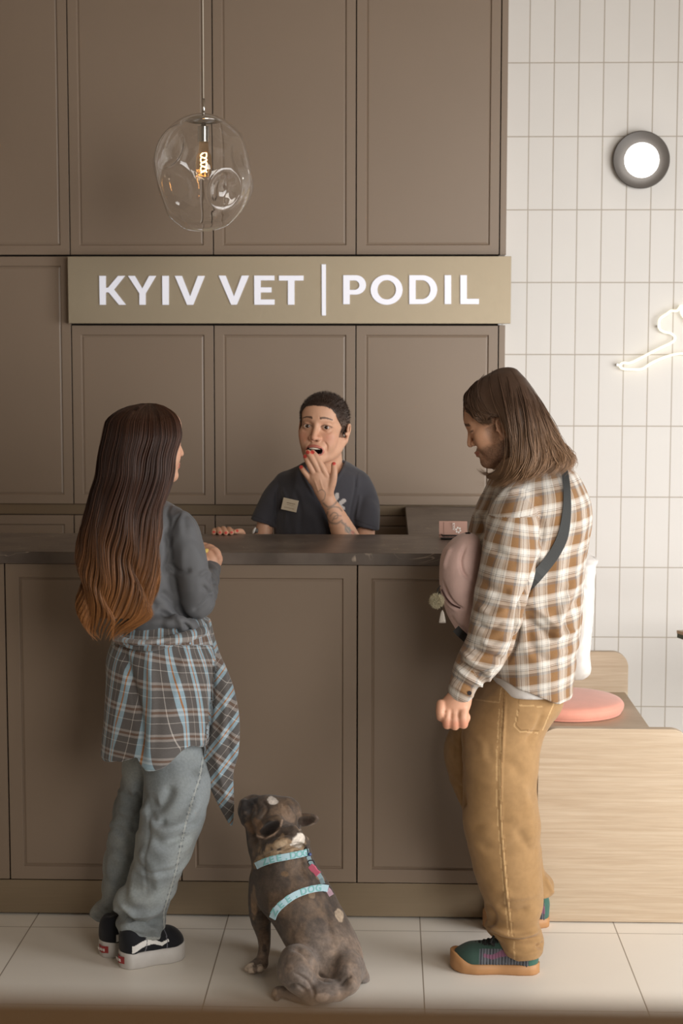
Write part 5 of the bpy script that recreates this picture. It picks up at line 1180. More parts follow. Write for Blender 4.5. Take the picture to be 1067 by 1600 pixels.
# ------------------------------------------------------------------ person: receptionist behind the counter
rp = empty('person', (at(505, 760, 5.68)[0], 5.68, 0), 'short-haired receptionist in dark scrubs, mouth open, hand raised to chin', 'person')
Tr = (rotm('Z', -13.5)@rotm('Y', 3)@rotm('X', -4), at(504.8, 667, 5.665), 1.06)
G = Field(at(322, 900, 5.8)-np.array([0, .42, 0]), at(600, 608, 5.8)+np.array([0, .06, .02]), .0023)
A_ = lambda *a: tube(*ptr(list(a)))
G.add(A_((508, 705, 5.68, 24), (509, 745, 5.70, 27)), .02)
G.add(Stack([st(y, a, b, 5.70, r) for y, a, b, r in [(722, 488, 532, .05), (733, 468, 548, .075), (746, 440, 566, .095), (790, 432, 570, .105), (880, 436, 566, .10), (905, 440, 562, .09)]]).prim(), .03)
G.add(A_((568, 770, 5.70, 13), (570, 815, 5.66, 15.5), (566, 862, 5.58, 18), (552, 858, 5.545, 20), (538, 834, 5.52, 20), (524, 803, 5.50, 14.5), (513, 784, 5.49, 11.5)), .008)
G.add(A_((434, 770, 5.71, 12), (416, 812, 5.69, 13), (410, 850, 5.67, 14), (396, 856, 5.60, 13), (380, 846, 5.545, 9.5), (360, 837, 5.51, 10)), .008)
# raised left hand, back of the hand to the camera
G.add(tube(*ptr([(513, 784, 5.487, 11.5), (507, 770, 5.478, 14), (502, 756, 5.472, 15.5), (497, 745, 5.468, 15)]), flat=((0, 1, 0), .62)), .006)
G.add(tube(*ptr([(487, 750, 5.470, 6), (512, 748, 5.468, 7.5)]), flat=((0, 1, 0), .8)), .008)
fing = [[(486, 750, 5.470, 5.4), (480, 743, 5.466, 4.6), (474.5, 736, 5.467, 4.3), (470.5, 730.5, 5.475, 3.7)],
        [(493, 745, 5.467, 5.8), (486, 731, 5.458, 5.0), (480.5, 720, 5.460, 4.7), (477.3, 713.5, 5.470, 4.1)],
        [(501, 742, 5.465, 6.0), (493, 726, 5.455, 5.2), (485.5, 713, 5.457, 4.9), (480.8, 706.5, 5.468, 4.3)],
        [(510, 743, 5.465, 6.0), (502, 727, 5.457, 5.2), (494, 713.5, 5.460, 4.8), (488.4, 706.5, 5.470, 4.1)],
        [(514, 768, 5.475, 7.5), (519.5, 752, 5.465, 6.6), (522, 738, 5.460, 5.4), (521.5, 726, 5.464, 4.3)]]
for f in fing[:4]: fingers(G, [f], .0012)
fingers(G, [fing[4]], .004)
# right hand over the counter edge
G.add(tube(*ptr([(372, 842, 5.53, 10), (358, 838, 5.505, 13), (346, 837, 5.50, 12)])), .006)
rf = [[(341, 836, 5.505, 5), (336, 829.5, 5.485, 4.6), (334.5, 830, 5.462, 4.2), (334, 832.5, 5.450, 3.7)],
      [(347, 835, 5.505, 5.6), (341.5, 828, 5.482, 4.9), (342, 829, 5.455, 4.6), (343.5, 832.2, 5.440, 4.2)],
      [(355, 835, 5.505, 5.8), (349, 827, 5.480, 5.1), (350, 829, 5.452, 4.7), (352.8, 832.5, 5.436, 4.3)],
      [(363, 836, 5.505, 5.8), (358, 828, 5.482, 5.0), (359, 829, 5.455, 4.7), (361.5, 832.2, 5.440, 4.2)],
      [(379, 838, 5.52, 6), (377, 831, 5.495, 4.9), (371.5, 830.3, 5.475, 4.3), (367.5, 830.8, 5.460, 3.6)]]
for f in rf: fingers(G, [f], .0012)
VF1 = G.mesh(1)
G = Field(at(462, 760, 5.8)-np.array([0, .32, 0]), at(550, 606, 5.8)+np.array([0, 0, .0]), .0017)
head_prims(G, Tr, mouth='open', slit=.0062, ear=(-.003, 0, -.006)); G.add(A_((508, 705, 5.68, 25), (509, 742, 5.70, 28)), .025)
V, F = merge(VF1, G.mesh(1))
V = folds(V, vnormals(V, F), [([(487, 690), (481, 696), (478, 706)], -.0022, 1.7), ([(506, 690), (511, 697), (510, 708)], -.0028, 1.7), ([(499, 650), (499, 655)], -.001, 1.2), ([(503, 673), (512, 677), (518, 674)], -.0012, 1.4), ([(473, 672), (479, 674), (485, 672)], -.0012, 1.4),
    ([(498, 770), (494, 758), (491, 750)], .0012, 1.2), ([(506, 768), (502, 757), (500, 748)], .0012, 1.2)])
px, py = proj(V); H = head_local(V, Tr); C = np.tile(rgb(206, 160, 132), (len(V), 1)); vis = V[:, 1] < 5.62
hd_ = (H[:, 2] > -.125) & (V[:, 1] > 5.50) & (np.abs(H[:, 0]) < .1)
C = mixc(C, np.exp(-(((np.abs(H[:, 0])-.042)/.02)**2+((H[:, 2]+.035)/.02)**2))*.35*(H[:, 1] < -.02)*hd_, rgb(206, 122, 102))
C = mixc(C, np.exp(-((H[:, 0]/.014)**2+((H[:, 2]+.038)/.014)**2))*.3*(H[:, 1] < -.085)*hd_, rgb(206, 126, 106))
rm = np.hypot(H[:, 0]/.0285, (H[:, 2]+.0785)/.0175)
C = mixc(C, ((rm < 1.12) & (H[:, 1] < -.075) & hd_)*.75, rgb(176, 88, 80))
C = mixc(C, ((rm < .98) & (H[:, 1] > -.0885) & (H[:, 1] < -.03) & hd_)*1.0, rgb(40, 18, 16))
C = mixc(C, ((np.hypot(np.abs(H[:, 0])-.0065, (H[:, 2]+.0495)) < .0034) & (H[:, 1] < -.09) & hd_)*.6, rgb(80, 40, 32))
ax_ = np.abs(H[:, 0])
browz = .0235+.0045*np.cos((ax_-.028)*75)
C = mixc(C, ((np.abs(H[:, 2]-browz) < np.interp(ax_, [.012, .02, .05], [.0038, .0034, .0018])) & (ax_ > .012) & (ax_ < .050) & (H[:, 1] < -.03) & hd_)*.85, rgb(66, 46, 36))
lid = ((ax_-.0315)/.0150)**2+((H[:, 2]+.0015)/.0068)**2
C = mixc(C, (np.exp(-((lid-1.1)/.45)**2)*.75)*((H[:, 1] < -.055) & hd_)*np.where(H[:, 2] > -.002, 1, .45), rgb(72, 46, 36))
# short hair shading of the scalp: sides fade
def hairline(H):
    a = np.abs(H[..., 0]); top = np.interp(a, [0, .022, .042, .056, .064, .070], [.066, .0655, .060, .044, .016, -.012])-H[..., 2]
    top = top+.0016*vnoise(H.reshape(-1, 3).astype(f32), 420, 3).reshape(a.shape)
    burn = np.maximum(np.maximum(-.030-H[..., 2], -.016-H[..., 1]), .055-a)
    return np.minimum(np.minimum(top, burn), np.maximum(.032-H[..., 1], -.078-H[..., 2]))
scalp = (hairline(H) < .001) & (H[:, 2] > -.09) & (V[:, 1] > 5.54) & (np.abs(H[:, 0]) < .0765)
C = mixc(C, scalp*.75, rgb(58, 42, 34))
# red nails
def nail(C, tip, up, r=3.1):
    d = np.hypot(px-tip[0], py-tip[1]); return mixc(C, ((d < r) & (V[:, 1] < tip[2]))*1.0, rgb(204, 74, 66))
for t in ((470.2, 729.6, 5.48), (476.6, 713.2, 5.48), (480.6, 706.8, 5.48), (488.0, 706.6, 5.48)): C = nail(C, t, 0)
C = nail(C, (521.8, 724.2, 5.48), 0, 2.8)
for t in ((334, 831.5, 5.46), (343.7, 832, 5.45), (353, 832.5, 5.45), (361.7, 832, 5.45), (370.5, 829.3, 5.5)): C = nail(C, t, 0, 2.1)
# tattoo: scrolls on the forearm
ink = np.zeros(len(V))
for L_, w_ in (([(497, 768), (503, 765), (508, 770), (507, 779), (503, 783)], .7), ([(505, 786), (512, 792), (520, 790), (527, 783)], 1.5), ([(512, 800), (510, 808), (516, 816), (526, 818), (534, 813)], 1.3), ([(512, 796), (520, 792), (529, 793), (534, 798)], 1.2),
    ([(516, 806), (521, 801), (527, 803), (527, 809), (522, 811)], .9), ([(519, 814), (524, 806), (533, 806)], .8), ([(534, 816), (541, 822), (549, 830), (556, 836)], 1.9), ([(540, 818), (540, 826), (546, 834)], 1.1), ([(546, 824), (547, 832), (553, 838)], 1.0)):
    d, _ = seg_dist(px, py, [tuple(q) for q in catmull([(a, b, 0) for a, b in L_], 24)[:, :2]]); ink = np.maximum(ink, np.exp(-(d/w_)**2))
C = mixc(C, ink*.65*(V[:, 1] < 5.55), rgb(78, 86, 84)); C = mixc(C, (np.hypot(px-543, py-828) < 5)*.35*(V[:, 1] < 5.55), rgb(90, 128, 130)); C = mixc(C, (np.hypot(px-551, py-832) < 3)*.4*(V[:, 1] < 5.55), rgb(190, 96, 80))
body_r = link('body', raw_mesh('body', V, F, {'col': C}), M_skin, rp, smooth=True); V_r = V
eyes(rp, Tr, look=(.18, .02))
bm = bmesh.new()   # upper teeth
R, c, sc = Tr
for i in range(-5, 6):
    a = i*.0041; q = np.array([a, -.0880+.55*a*a/.02, -.0712]); bmesh.ops.create_cube(bm, size=1, matrix=Matrix.Translation(R@q*sc+c)@Matrix(R).to_4x4()@Matrix.Diagonal((.0040*sc, .0035, .0068, 1)))
bm_obj('teeth', bm, mat('tooth_enamel', srgb(226, 214, 196), rough=.25), rp, bevel=.0008)
# cropped hair: thin cap plus short bristles
G = Field(at(455, 700, 5.8)-np.array([0, .30, .0]), at(555, 600, 5.8)+np.array([0.02, .02, .02]), .0026)
G.add(ell((0, .014, .030), (.0775, .0960, .0815)), 0, Tr); G.add(ell((0, -.050, .042), (.0600, .0380, .0468)), .02, Tr)
G.cut(lambda P: (hairline(head_local(P, Tr))*1.0).astype(f32))
V, F = G.mesh(1); V = V+vnormals(V, F)*(.0010*fbm(V, 260, 2, 4))[:, None]
ch_ = lambda V_: rgb(52, 38, 31)*(.75+.5*(.5+.5*vnoise(V_, 300, 9)))[:, None]
H = head_local(V, Tr); cc = ch_(V); cc = mixc(cc, sstep(.05-H[:, 2], 0, .05)*.45, rgb(120, 98, 84))
link('hair', raw_mesh('hair', V, F, {'col': cc}), M_hair, rp, smooth=True)
Nn = vnormals(V, F); outw = ((V-np.array(Tr[1]))*Nn).sum(1) > .02; I = np.where(outw)[0]; I = I[RNG.randint(0, len(I), 5200)]
b0_ = V[I]; dr = Nn[I]+RNG.normal(0, .28, (len(I), 3))+np.array([0, -.15, .1]); ln = np.interp(head_local(b0_, Tr)[:, 2], [-.02, .08], [.003, .0075])[:, None]
P = np.stack([b0_-dr*.001, b0_+dr*ln*.5, b0_+dr*ln+np.array([0, 0, -.0006])], 1); strands('bristles', P, .00045, M_hair, rp, np.repeat((rgb(56, 40, 32)*RNG.uniform(.5, 1.5, (len(I), 1)))[:, None], 3, 1))

# dark scrubs
G = Field(at(385, 1000, 5.8)-np.array([0, .32, 0]), at(602, 712, 5.8)+np.array([0, .06, .02]), .0034)
G.add(Stack([st(y, a, b, 5.70, r) for y, a, b, r in [(718, 484, 538, .055), (725, 472, 548, .075), (733, 455, 560, .095), (744, 436, 572, .11), (766, 428, 576, .122), (800, 427, 577, .128), (840, 428, 576, .13), (900, 428, 574, .13), (985, 424, 578, .135)]]).prim())
slv = [ptr([(446, 757, 5.69, 20), (432, 775, 5.685, 21), (419, 797, 5.68, 19.5), (408, 818, 5.675, 17.5), (404, 826, 5.675, 17)]), ptr([(560, 757, 5.69, 20), (569, 780, 5.675, 21), (572, 802, 5.645, 21.5), (571, 828, 5.625, 21.5), (570, 842, 5.61, 21.5)])]
G.add(clip(tube(*slv[0]), at(410, 816, 5.67), at(407, 826, 5.67)-at(412, 808, 5.67)), .015); G.add(clip(tube(*slv[1]), at(571, 823, 5.63), at(568, 834, 5.63)-at(572, 816, 5.63)), .015)
for pp_, qq_ in (([(446, 765, 5.70, 20), (436, 800, 5.69, 17), (432, 835, 5.69, 15)], (425, 821)), ([(560, 770, 5.68, 20), (560, 800, 5.66, 19), (560, 840, 5.65, 18)], (560, 822))): G.add(clip(tube(*ptr(pp_)), at(qq_[0], qq_[1], 5.68), (0, 0, -1)), .012)
vx0, vz0 = at(474, 722, 5.58)[[0, 2]]; vx1, vz1 = at(540, 722, 5.58)[[0, 2]]; vx2, vz2 = at(501, 783, 5.58)[[0, 2]]
def vcut(P):
    x, z, y = P[..., 0], P[..., 2], P[..., 1]
    l = (vx0+(vx2-vx0)*(z-vz0)/(vz2-vz0)); r = (vx1+(vx2-vx1)*(z-vz1)/(vz2-vz1))
    return -np.maximum(np.maximum(l-x, x-r), np.maximum(y-5.685, -1))
G.cut(vcut)
V, F = G.mesh(1); V = V+vnormals(V, F)*(.003*fbm(V, (14, 14, 8), 3, 91)+.0012*np.sin(10*fbm(V, (7, 7, 6), 2, 95)))[:, None]
V = folds(V, vnormals(V, F), [([(436, 752), (431, 775), (430, 812)], -.005, 2), ([(556, 742), (555, 765), (548, 800), (545, 830)], -.005, 2.5), ([(440, 760), (448, 785), (446, 820)], .004, 3.5), ([(562, 770), (560, 790), (556, 815)], .004, 3), ([(470, 728), (478, 750), (492, 775)], .003, 2.2), ([(541, 727), (524, 752), (508, 775)], .003, 2.2), ([(460, 765), (470, 800), (468, 830)], -.003, 4)])
px, py = proj(V); C = np.tile(rgb(62, 61, 66), (len(V), 1)); fr_ = V[:, 1] < 5.66
for cx_, cy_, a_, b_, t_ in ((526, 776, 7, 3.6, -70), (535, 784, 6.5, 3.4, -35), (534, 793, 6, 3.2, 30), (522, 790, 6, 3, 80)):
    c_, s_ = math.cos(math.radians(t_)), math.sin(math.radians(t_)); X = (px-cx_)*c_+(py-cy_)*s_; Y_ = -(px-cx_)*s_+(py-cy_)*c_
    C = mixc(C, ((X/a_)**2+(Y_/b_)**2 < 1)*fr_*1.0, rgb(178, 172, 168))
for L_ in ([(431, 818), (428, 800), (430, 770)], [(397, 806), (425, 818)], [(553, 812), (588, 824)], [(561, 732), (556, 760)]):
    d, _ = seg_dist(px, py, L_); C = mixc(C, (d < .8)*.5*fr_, rgb(40, 39, 44))
scr = link('scrubs', raw_mesh('scrubs', V, F, {'col': C}), cloth_mat('scrub_cotton', bs=700, bump=.25, mott=.03), rp, smooth=True)
s0 = surf_at(V, 452, 789); bd = at(452.8, 789, s0[1]-.006)
Mb = frame_M(bd, (1, -.22, -.20), (.2, .1, 1))
bm = bmesh.new(); box(bm, -.0275, .0275, -.0205, .0205, -.001, .001); bm.transform(Mb); bdg = bm_obj('name_badge', bm, mat('beige_badge', srgb(196, 182, 160), rough=.4), scr, bevel=.0009)
for s_, yy, sz in (('', 0, 0),):
    bm = bmesh.new()
    for x0, x1, y0, hh in ((-.012, .017, .006, .0022), (-.010, .014, .000, .0010), (-.018, .018, -.011, .0014)):
        x = x0
        while x < x1:
            w_ = RNG.uniform(.001, .0022); box(bm, x, x+w_, y0-hh/2, y0+hh/2, -.0002, .0002); x += w_+.0006
    bm.transform(Mb@Matrix.Translation((0, 0, .0012 if Mb.to_3x3().col[2][1] < 0 else -.0012))); bm_obj('badge_print', bm, mat('brown_print', srgb(110, 84, 58)), bdg)
# trousers and clogs below the counter, so that she stands on the floor
G = Field((at(505, 800, 5.7)[0]-.22, 5.5, .03), (at(505, 800, 5.7)[0]+.22, 5.92, 1.02), .009); x_ = at(503, 800, 5.7)[0]
G.add(Stack([(x_, 5.70, 1.0, .155, .12), (x_, 5.71, .85, .17, .13), (x_, 5.71, .78, .165, .12)]).prim())
for s_ in (-1, 1): G.add(tube([(x_+s_*.08, 5.70, .82), (x_+s_*.09, 5.69, .45), (x_+s_*.09, 5.72, .07)], [.095, .075, .065]), .03)
V, F = G.mesh(1); link('scrub_trousers', raw_mesh('trousers', V, F, {'col': np.tile(rgb(62, 61, 66), (len(V), 1))}), scr.data.materials[0], rp, smooth=True)
for s_ in (-1, 1):
    G = Field((x_+s_*.09-.07, 5.48, 0), (x_+s_*.09+.07, 5.82, .12), .005); G.add(ell((x_+s_*.09, 5.66, .035), (.05, .14, .045))); G.cut(lambda P: .002-P[..., 2]); V, F = G.mesh(1)
    link('clog', raw_mesh('clog', V, F), mat('white_clog', srgb(210, 206, 200)), rp, smooth=True)
# white watch on her right forearm, seen edge-on beside the sleeve
wt = at(397, 829, 5.63); we = empty('smart_watch', wt, 'white watch edge on the forearm beside the receptionist\'s sleeve', 'watch')
bm = bmesh.new(); bmesh.ops.create_uvsphere(bm, u_segments=20, v_segments=14, radius=1, matrix=Matrix.Translation(wt)@Matrix.Rotation(.45, 4, 'Y')@Matrix.Diagonal((.0050, .011, .0125, 1))); bm_obj('watch_face', bm, mat('white_gloss', srgb(214, 212, 208), rough=.2), we, smooth=True)
bm = bmesh.new(); tube_mesh(bm, [wt+np.array([.003, 0, 0]), wt+np.array([.012, .003, -.001])], .0085, 14); bm_obj('band', bm, mat('grey_band', srgb(92, 90, 88), rough=.5), we, smooth=True)
# ------------------------------------------------------------------ sitting dog, seen from behind
at_room = at
def at(px, py, Y): return at_room(px, py, Y-float(np.interp(py, [1300, 1450, 1560], [0, .05, .12])))
dg_ = empty('dog', floor_at(490, 1560), 'brindle french bulldog in a pale blue harness sitting on the floor, looking up', 'dog')
G = Field(at(362, 1582, 4.75)-np.array([0, .46, .0]), at(592, 1232, 4.75)+np.array([0, .14, .03]), .0030)
body = Stack([st(y, a, b, Y, r) for y, a, b, Y, r in [(1318, 401, 481, 4.56, .075), (1345, 397, 489, 4.55, .085), (1370, 391, 504, 4.54, .10), (1395, 391, 518, 4.53, .11), (1420, 402, 529, 4.52, .115), (1450, 424, 544, 4.50, .115), (1480, 438, 557, 4.48, .115), (1510, 452, 566, 4.46, .115), (1535, 462, 564, 4.45, .11), (1555, 478, 552, 4.44, .09), (1564, 490, 540, 4.44, .06)]], cap_r=.02)
G.add(body.prim())
# neck with skin rolls, skull, muzzle
G.add(tube(*ptr([(440, 1352, 4.56, 40), (441, 1330, 4.56, 41), (438, 1310, 4.56, 36), (430, 1290, 4.55, 32)])), .025)
G.add(tube(*ptr([(406, 1346, 4.55, 8), (418, 1330, 4.50, 10), (440, 1316, 4.475, 11), (462, 1308, 4.48, 11), (476, 1316, 4.52, 9)])), .010)
G.add(tube(*ptr([(403, 1335, 4.55, 8), (415, 1315, 4.51, 9), (436, 1303, 4.49, 10), (458, 1298, 4.49, 9)])), .010)
G.add(ell(at(430, 1277, 4.57), (.062, .070, .052), rotm('Y', 20)), .02)
G.add(tube(*ptr([(445, 1270, 4.57, 26), (418, 1265, 4.58, 24)])), .012)
G.add(tube(*ptr([(415, 1272, 4.57, 25), (398, 1266, 4.58, 20), (388, 1264, 4.59, 15)])), .014)
G.add(tube(*ptr([(384, 1270, 4.55, 9), (386, 1283, 4.56, 8), (398, 1294, 4.57, 8)])), .012)
G.add(tube(*ptr([(381, 1256, 4.57, 8), (379, 1268, 4.56, 8), (383, 1282, 4.56, 7)])), .008)
G.add(tube(*ptr([(385, 1252, 4.59, 7), (396, 1249, 4.60, 8), (408, 1252, 4.60, 8)])), .008)
G.add(tube(*ptr([(398, 1300, 4.57, 14), (402, 1318, 4.57, 16), (412, 1335, 4.57, 22)])), .016)
G.add(sph(at(404, 1279, 4.525), .020), .014)
# ears
earL = [(409, 1303, 4.515, 9), (417, 1294, 4.50, 11), (425, 1286, 4.492, 11.5), (433, 1283, 4.49, 8), (438, 1283, 4.49, 4)]
def pinna(base, tip, side, wide, deep, lean):
    """upright cupped ear: a leaf-shaped blade hollowed on its open side"""
    b_, t_ = at(*base), at(*tip); u_ = t_-b_; Ln = np.linalg.norm(u_); u_ /= Ln; n_ = np.array(lean, float); n_ -= u_*(n_@u_); n_ /= np.linalg.norm(n_); w_ = np.cross(u_, n_); RR = np.stack([w_, n_, u_], 1)
    T_ = (RR, b_+u_*Ln*.5, 1.0)
    G.add(ell((0, 0, -.002), (wide, deep, Ln*.56)), .006, T_); G.sub(ell((side*wide*.08, -deep*1.35, .0), (wide*.74, deep*1.35, Ln*.46)), .002, T_)
pinna((405, 1307, 4.525), (440, 1277, 4.49), 1, .0260, .0105, (.12, 1, .45))
pinna((458, 1284, 4.575), (497, 1278, 4.56), 1, .0215, .0090, (-.05, 1, .25))
# front leg at the left, the other one hidden behind the chest
G.add(tube(*ptr([(411, 1378, 4.56, 22), (407, 1410, 4.57, 20), (408, 1440, 4.60, 15.5), (412, 1462, 4.62, 11), (413, 1480, 4.63, 9.5), (410, 1497, 4.635, 9.5), (405, 1506, 4.625, 10)])), .016)
G.add(tube(*ptr([(410, 1505, 4.63, 10), (400, 1509, 4.615, 9.5), (391, 1511.5, 4.60, 7.5)])), .008)
for fx, fy, fY in ((386.5, 1513, 4.603), (391.5, 1515.5, 4.588), (399, 1516, 4.583), (407, 1514, 4.585)): G.add(sph(at(fx, fy, fY), .0098), .004)
G.add(tube(*ptr([(455, 1400, 4.66, 20), (462, 1450, 4.70, 13), (464, 1492, 4.72, 10), (462, 1500, 4.70, 10)])), .015)
# haunches and hind feet
G.add(ell(at(468, 1513, 4.42), (.052, .085, .062), rotm('Y', -25)), .016)
G.add(tube(*ptr([(455, 1498, 4.44, 18), (452, 1518, 4.41, 19), (464, 1535, 4.40, 17), (478, 1548, 4.40, 14), (485, 1558, 4.40, 12)])), .014)
G.add(tube(*ptr([(486, 1561, 4.41, 9), (468, 1558, 4.425, 9), (450, 1551, 4.44, 9), (436, 1549, 4.45, 8.5), (431, 1552, 4.45, 7)])), .008)
for fx, fy, fY in ((430, 1551, 4.47), (429, 1555, 4.455), (433, 1559, 4.44)): G.add(sph(at(fx, fy, fY), .0080), .003)
G.add(ell(at(543, 1520, 4.47), (.042, .08, .058)), .018)
G.add(tube(*ptr([(554, 1508, 4.49, 16), (562, 1520, 4.52, 12), (569, 1527, 4.55, 9), (571, 1530, 4.56, 7.5)])), .012)
G.add(tube(*ptr([(541, 1535, 4.405, 9), (547, 1531, 4.40, 9), (549, 1540, 4.395, 9), (541, 1548, 4.395, 9), (530, 1556, 4.405, 9)])), .008)
G.add(ell(at(505, 1548, 4.40), (.055, .05, .030)), .015)
G.cut(lambda P: .0015-P[..., 2])
V, F = G.mesh(1)
V = V+vnormals(V, F)*(.0018*fbm(V, 26, 2, 12))[:, None]
V = folds(V, vnormals(V, F), [([(402, 1350), (415, 1338), (440, 1328), (465, 1320), (480, 1326)], -.007, 2.6), ([(400, 1332), (418, 1312), (440, 1304), (462, 1303)], -.005, 2.4), ([(404, 1322), (420, 1300), (432, 1296)], -.003, 2), ([(455, 1482), (470, 1485), (485, 1500), (500, 1525), (520, 1535)], -.008, 3.5), ([(447, 1540), (465, 1540), (480, 1550)], -.006, 2.5), ([(459, 1520), (478, 1530), (489, 1545), (490, 1562)], -.006, 2.4),
    ([(425, 1438), (412, 1425), (400, 1430)], -.004, 2.5), ([(532, 1540), (540, 1528), (550, 1524)], -.006, 2.4), ([(502, 1392), (510, 1430), (518, 1470)], -.003, 6), ([(480, 1320), (500, 1380), (522, 1450), (535, 1500)], .003, 5), ([(395, 1250), (402, 1260), (400, 1275)], -.003, 2), ([(410, 1252), (418, 1262), (412, 1275), (402, 1288)], -.003, 2.2), ([(440, 1255), (446, 1262), (452, 1272)], -.0025, 2)])
px, py = proj(V); f1 = fbm(V, (16, 16, 13), 3, 5); f2 = fbm(V, (34, 34, 26), 3, 6); f3 = vnoise(V, 220, 2); f4 = fbm(V, (90, 90, 60), 2, 15)
C = np.tile(rgb(72, 60, 51), (len(V), 1))
C = mixc(C, sstep(f1, .02, .35)*.5, rgb(112, 90, 70)); C = mixc(C, sstep(-f2, .05, .4)*.55, rgb(48, 40, 36))
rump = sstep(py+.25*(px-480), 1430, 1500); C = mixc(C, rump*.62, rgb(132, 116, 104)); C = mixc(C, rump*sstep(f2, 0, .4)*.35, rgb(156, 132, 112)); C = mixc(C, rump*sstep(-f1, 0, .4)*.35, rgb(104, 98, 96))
def patch(cx, cy, a, b, t, col, al):
    global C
    c_, s_ = math.cos(math.radians(t)), math.sin(math.radians(t)); X = (px-cx)*c_+(py-cy)*s_; Y_ = -(px-cx)*s_+(py-cy)*c_; q = (X/a)**2+(Y_/b)**2+1.5*f2+.5*f4
    C = mixc(C, sstep(-q, -1.25, -.7)*al, col)
front = V[:, 1]
patch(440, 1325, 36, 16, -22, rgb(168, 142, 112), .8); patch(464, 1312, 11, 10, 0, rgb(226, 216, 204), .95); patch(440, 1318, 12, 6, -20, rgb(190, 168, 142), .7); patch(405, 1345, 8, 12, 30, rgb(158, 132, 102), .7)
patch(425, 1250.5, 9, 5, 20, rgb(212, 202, 192), .95); patch(447, 1268, 8, 16, -35, rgb(128, 104, 84), .6); patch(398, 1290, 14, 12, 30, rgb(112, 84, 60), .6); patch(384, 1265, 15, 18, 10, rgb(34, 29, 28), .95); patch(393, 1252, 12, 6, -10, rgb(32, 27, 26), .9)
patch(422, 1292, 15, 8, -40, rgb(36, 27, 24), .97); patch(481, 1285, 13, 6, -5, rgb(60, 44, 36), .85); patch(397, 1410, 5, 22, 0, rgb(150, 122, 94), .6); patch(412, 1470, 8, 16, 0, rgb(96, 74, 56), .5); patch(413, 1482, 5, 6, 0, rgb(52, 42, 36), .7)
patch(530, 1430, 6, 9, 0, rgb(176, 156, 134), .8); patch(390, 1514, 9, 9, 0, rgb(208, 190, 172), .9); patch(408, 1513, 7, 7, 0, rgb(200, 182, 164), .8); patch(398, 1513, 3, 7, 0, rgb(80, 62, 52), .7); patch(429, 1552, 6, 8, 0, rgb(150, 128, 108), .8); patch(487, 1397, 5, 6, 0, rgb(150, 128, 104), .7); patch(500, 1372, 7, 5, 40, rgb(146, 120, 94), .6); patch(444, 1366, 6, 5, 0, rgb(116, 90, 62), .7); patch(505, 1558, 14, 6, 0, rgb(176, 154, 138), .6)
for L_, w_, c_, a_ in (([(402, 1306), (414, 1310), (428, 1304), (438, 1292), (441, 1282)], 1.5, rgb(176, 150, 130), .8), ([(462, 1272), (480, 1267), (492, 1271), (497, 1279), (490, 1287)], 1.3, rgb(112, 92, 78), .7), ([(468, 1297), (480, 1292), (490, 1287)], 1.2, rgb(170, 150, 132), .6)):
    d, _ = seg_dist(px, py, L_); C = mixc(C, np.exp(-(d/w_)**2)*a_, c_)
C = C*(1+.16*f3+.32*f4)[:, None]
M_fur = mat('short_fur', (1, 1, 1, 1), rough=.62, attr='col', mott=.12, mscale=160, bump=.5, bscale=420, sheen=.15, spec=.35)
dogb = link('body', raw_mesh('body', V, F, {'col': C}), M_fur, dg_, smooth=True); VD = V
bm = bmesh.new(); bmesh.ops.create_uvsphere(bm, u_segments=20, v_segments=12, radius=1, matrix=Matrix.Translation(at(378, 1258, 4.585))@Matrix.Diagonal((.009, .016, .011, 1))); bm_obj('nose', bm, mat('wet_nose', srgb(22, 19, 19), rough=.25), dg_, smooth=True)
# harness
M_web = mat('pale_blue_webbing', srgb(158, 186, 196), rough=.7, bump=.3, bscale=600); M_teal = mat('mint_print', srgb(112, 164, 164), rough=.7); M_dk = mat('black_plastic', srgb(24, 24, 28), rough=.35); M_mag = mat('pink_buckle', srgb(208, 104, 128), rough=.4); M_lil = mat('lilac_webbing', srgb(196, 164, 180), rough=.7)
hn = empty('harness', at(480, 1370, 4.45), None, None); hn.parent = dg_; bpy.context.view_layer.update(); hn.matrix_parent_inverse = dg_.matrix_world.inverted()
def ringband(pts, w, name, m, th=.0026):
    ln = surf_line(VD, pts, .001, 44, 2.4); nr = [(-(.35-(i/len(ln))*.7), -1, .12) for i in range(len(ln))]
    bm = bmesh.new(); strapband(bm, ln, w, nr, th); o = bm_obj(name, bm, m, hn, bevel=.0004); return ln, o
l1, o1 = ringband([(400, 1353), (408, 1349), (425, 1343), (450, 1338), (470, 1334), (482, 1331)], .019, 'neck_strap', M_web)
l2, o2 = ringband([(425.5, 1435), (431, 1423), (443, 1411), (460, 1399), (480, 1391), (500, 1387), (512, 1388)], .019, 'chest_strap', M_web)
def band_text(ln, s, a, b, size, parent):
    """letters set one by one along a strap"""
    ln = [np.array(p) for p in ln]; d = np.cumsum([0]+[np.linalg.norm(q-p) for p, q in zip(ln, ln[1:])]); d /= d[-1]
    for i, ch_ in enumerate(s):
        t = a+(b-a)*(i+.5)/len(s); p = np.array([np.interp(t, d, [q[k] for q in ln]) for k in range(3)]); q2 = np.array([np.interp(min(t+.04, 1), d, [q[k] for q in ln]) for k in range(3)]); q1 = np.array([np.interp(max(t-.04, 0), d, [q[k] for q in ln]) for k in range(3)])
        x = Vector(q2-q1); up = x.cross(Vector((-(.35-t*.7), -1, .12))); up = -up if up.z < 0 else up; Mx = frame_M(p, x, up); nrm = Mx.to_3x3().col[2]
        Mx = Matrix.Translation(nrm*(.0030 if nrm[1] < 0 else -.0030))@Mx; text_mesh('letter', ch_, size, Mx@Matrix.Diagonal((1.15, 1, 1, 1)), M_teal, parent, .0003)
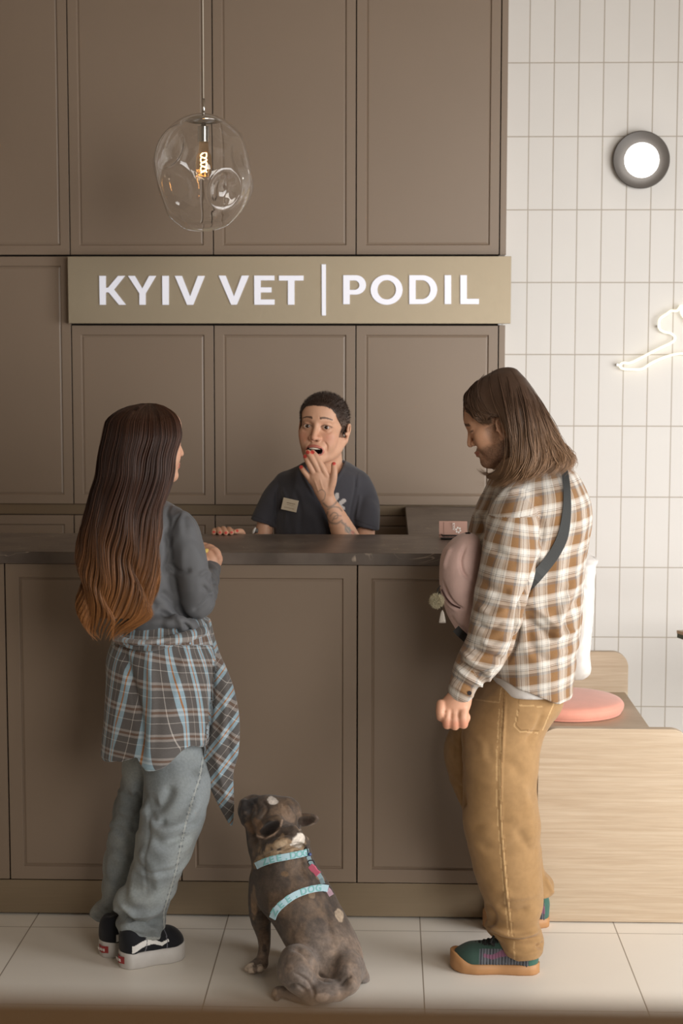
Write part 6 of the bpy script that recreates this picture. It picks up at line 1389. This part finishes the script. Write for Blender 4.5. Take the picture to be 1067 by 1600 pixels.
band_text(l1, 'ZEE.DOG', .14, .96, .025, o1); band_text(l2, 'ZEE.DOG', .03, .88, .025, o2)
def sp(x, y, o=.004):
    s = surf_at(VD, x, y, 4); return at(x, y, (s[1] if s is not None else 4.47)-o)
bm = bmesh.new(); tube_mesh(bm, [sp(478, 1331, .005)+np.array([.006*math.cos(t), -.003, .013*math.sin(t)]) for t in np.linspace(0, 2*PI, 20)], .0016, 8, cap=False); bm_obj('slider', bm, M_dk, hn, smooth=True)
bm = bmesh.new(); strapband(bm, [sp(481, 1336, .004), sp(484, 1344, .004), sp(488, 1352, .004)], .011, None, .0025); bm_obj('link_strap', bm, M_web, hn)
bm = bmesh.new(); tube_mesh(bm, [sp(486, 1347, .006)+np.array([.009*math.cos(t), -.002, .006*math.sin(t)]) for t in np.linspace(0, 2*PI, 20)], .0015, 8, cap=False); bm_obj('ring', bm, M_dk, hn, smooth=True)
a_, b_ = sp(485, 1352, .006), sp(498, 1366, .006); bm = bmesh.new(); strapband(bm, [a_, a_*.65+b_*.35, a_*.35+b_*.65, b_], [.015, .019, .015, .018], None, .007); bm_obj('buckle', bm, M_mag, hn, bevel=.0012)
bm = bmesh.new(); strapband(bm, [sp(498, 1366, .005), sp(502, 1373, .005), sp(505, 1382, .005)], .012, None, .0025); bm_obj('link_strap', bm, M_web, hn)
bm = bmesh.new(); tube_mesh(bm, [sp(507, 1387, .006)+np.array([.010*math.cos(t), -.002, .011*math.sin(t)]) for t in np.linspace(0, 2*PI, 22)], .0017, 8, cap=False); bm_obj('ring', bm, M_dk, hn, smooth=True)
bm = bmesh.new(); strapband(bm, [sp(509, 1387, .004), sp(514, 1392, .004), sp(518, 1399, .003)], .014, None, .0025); bm_obj('end_strap', bm, M_lil, hn)
bm = bmesh.new(); bmesh.ops.create_uvsphere(bm, u_segments=14, v_segments=10, radius=.005, matrix=Matrix.Translation(at(484, 1335, 4.50))); bm_obj('blue_stopper', bm, mat('blue_plastic', srgb(66, 82, 128), rough=.4), hn, smooth=True)
at = at_room
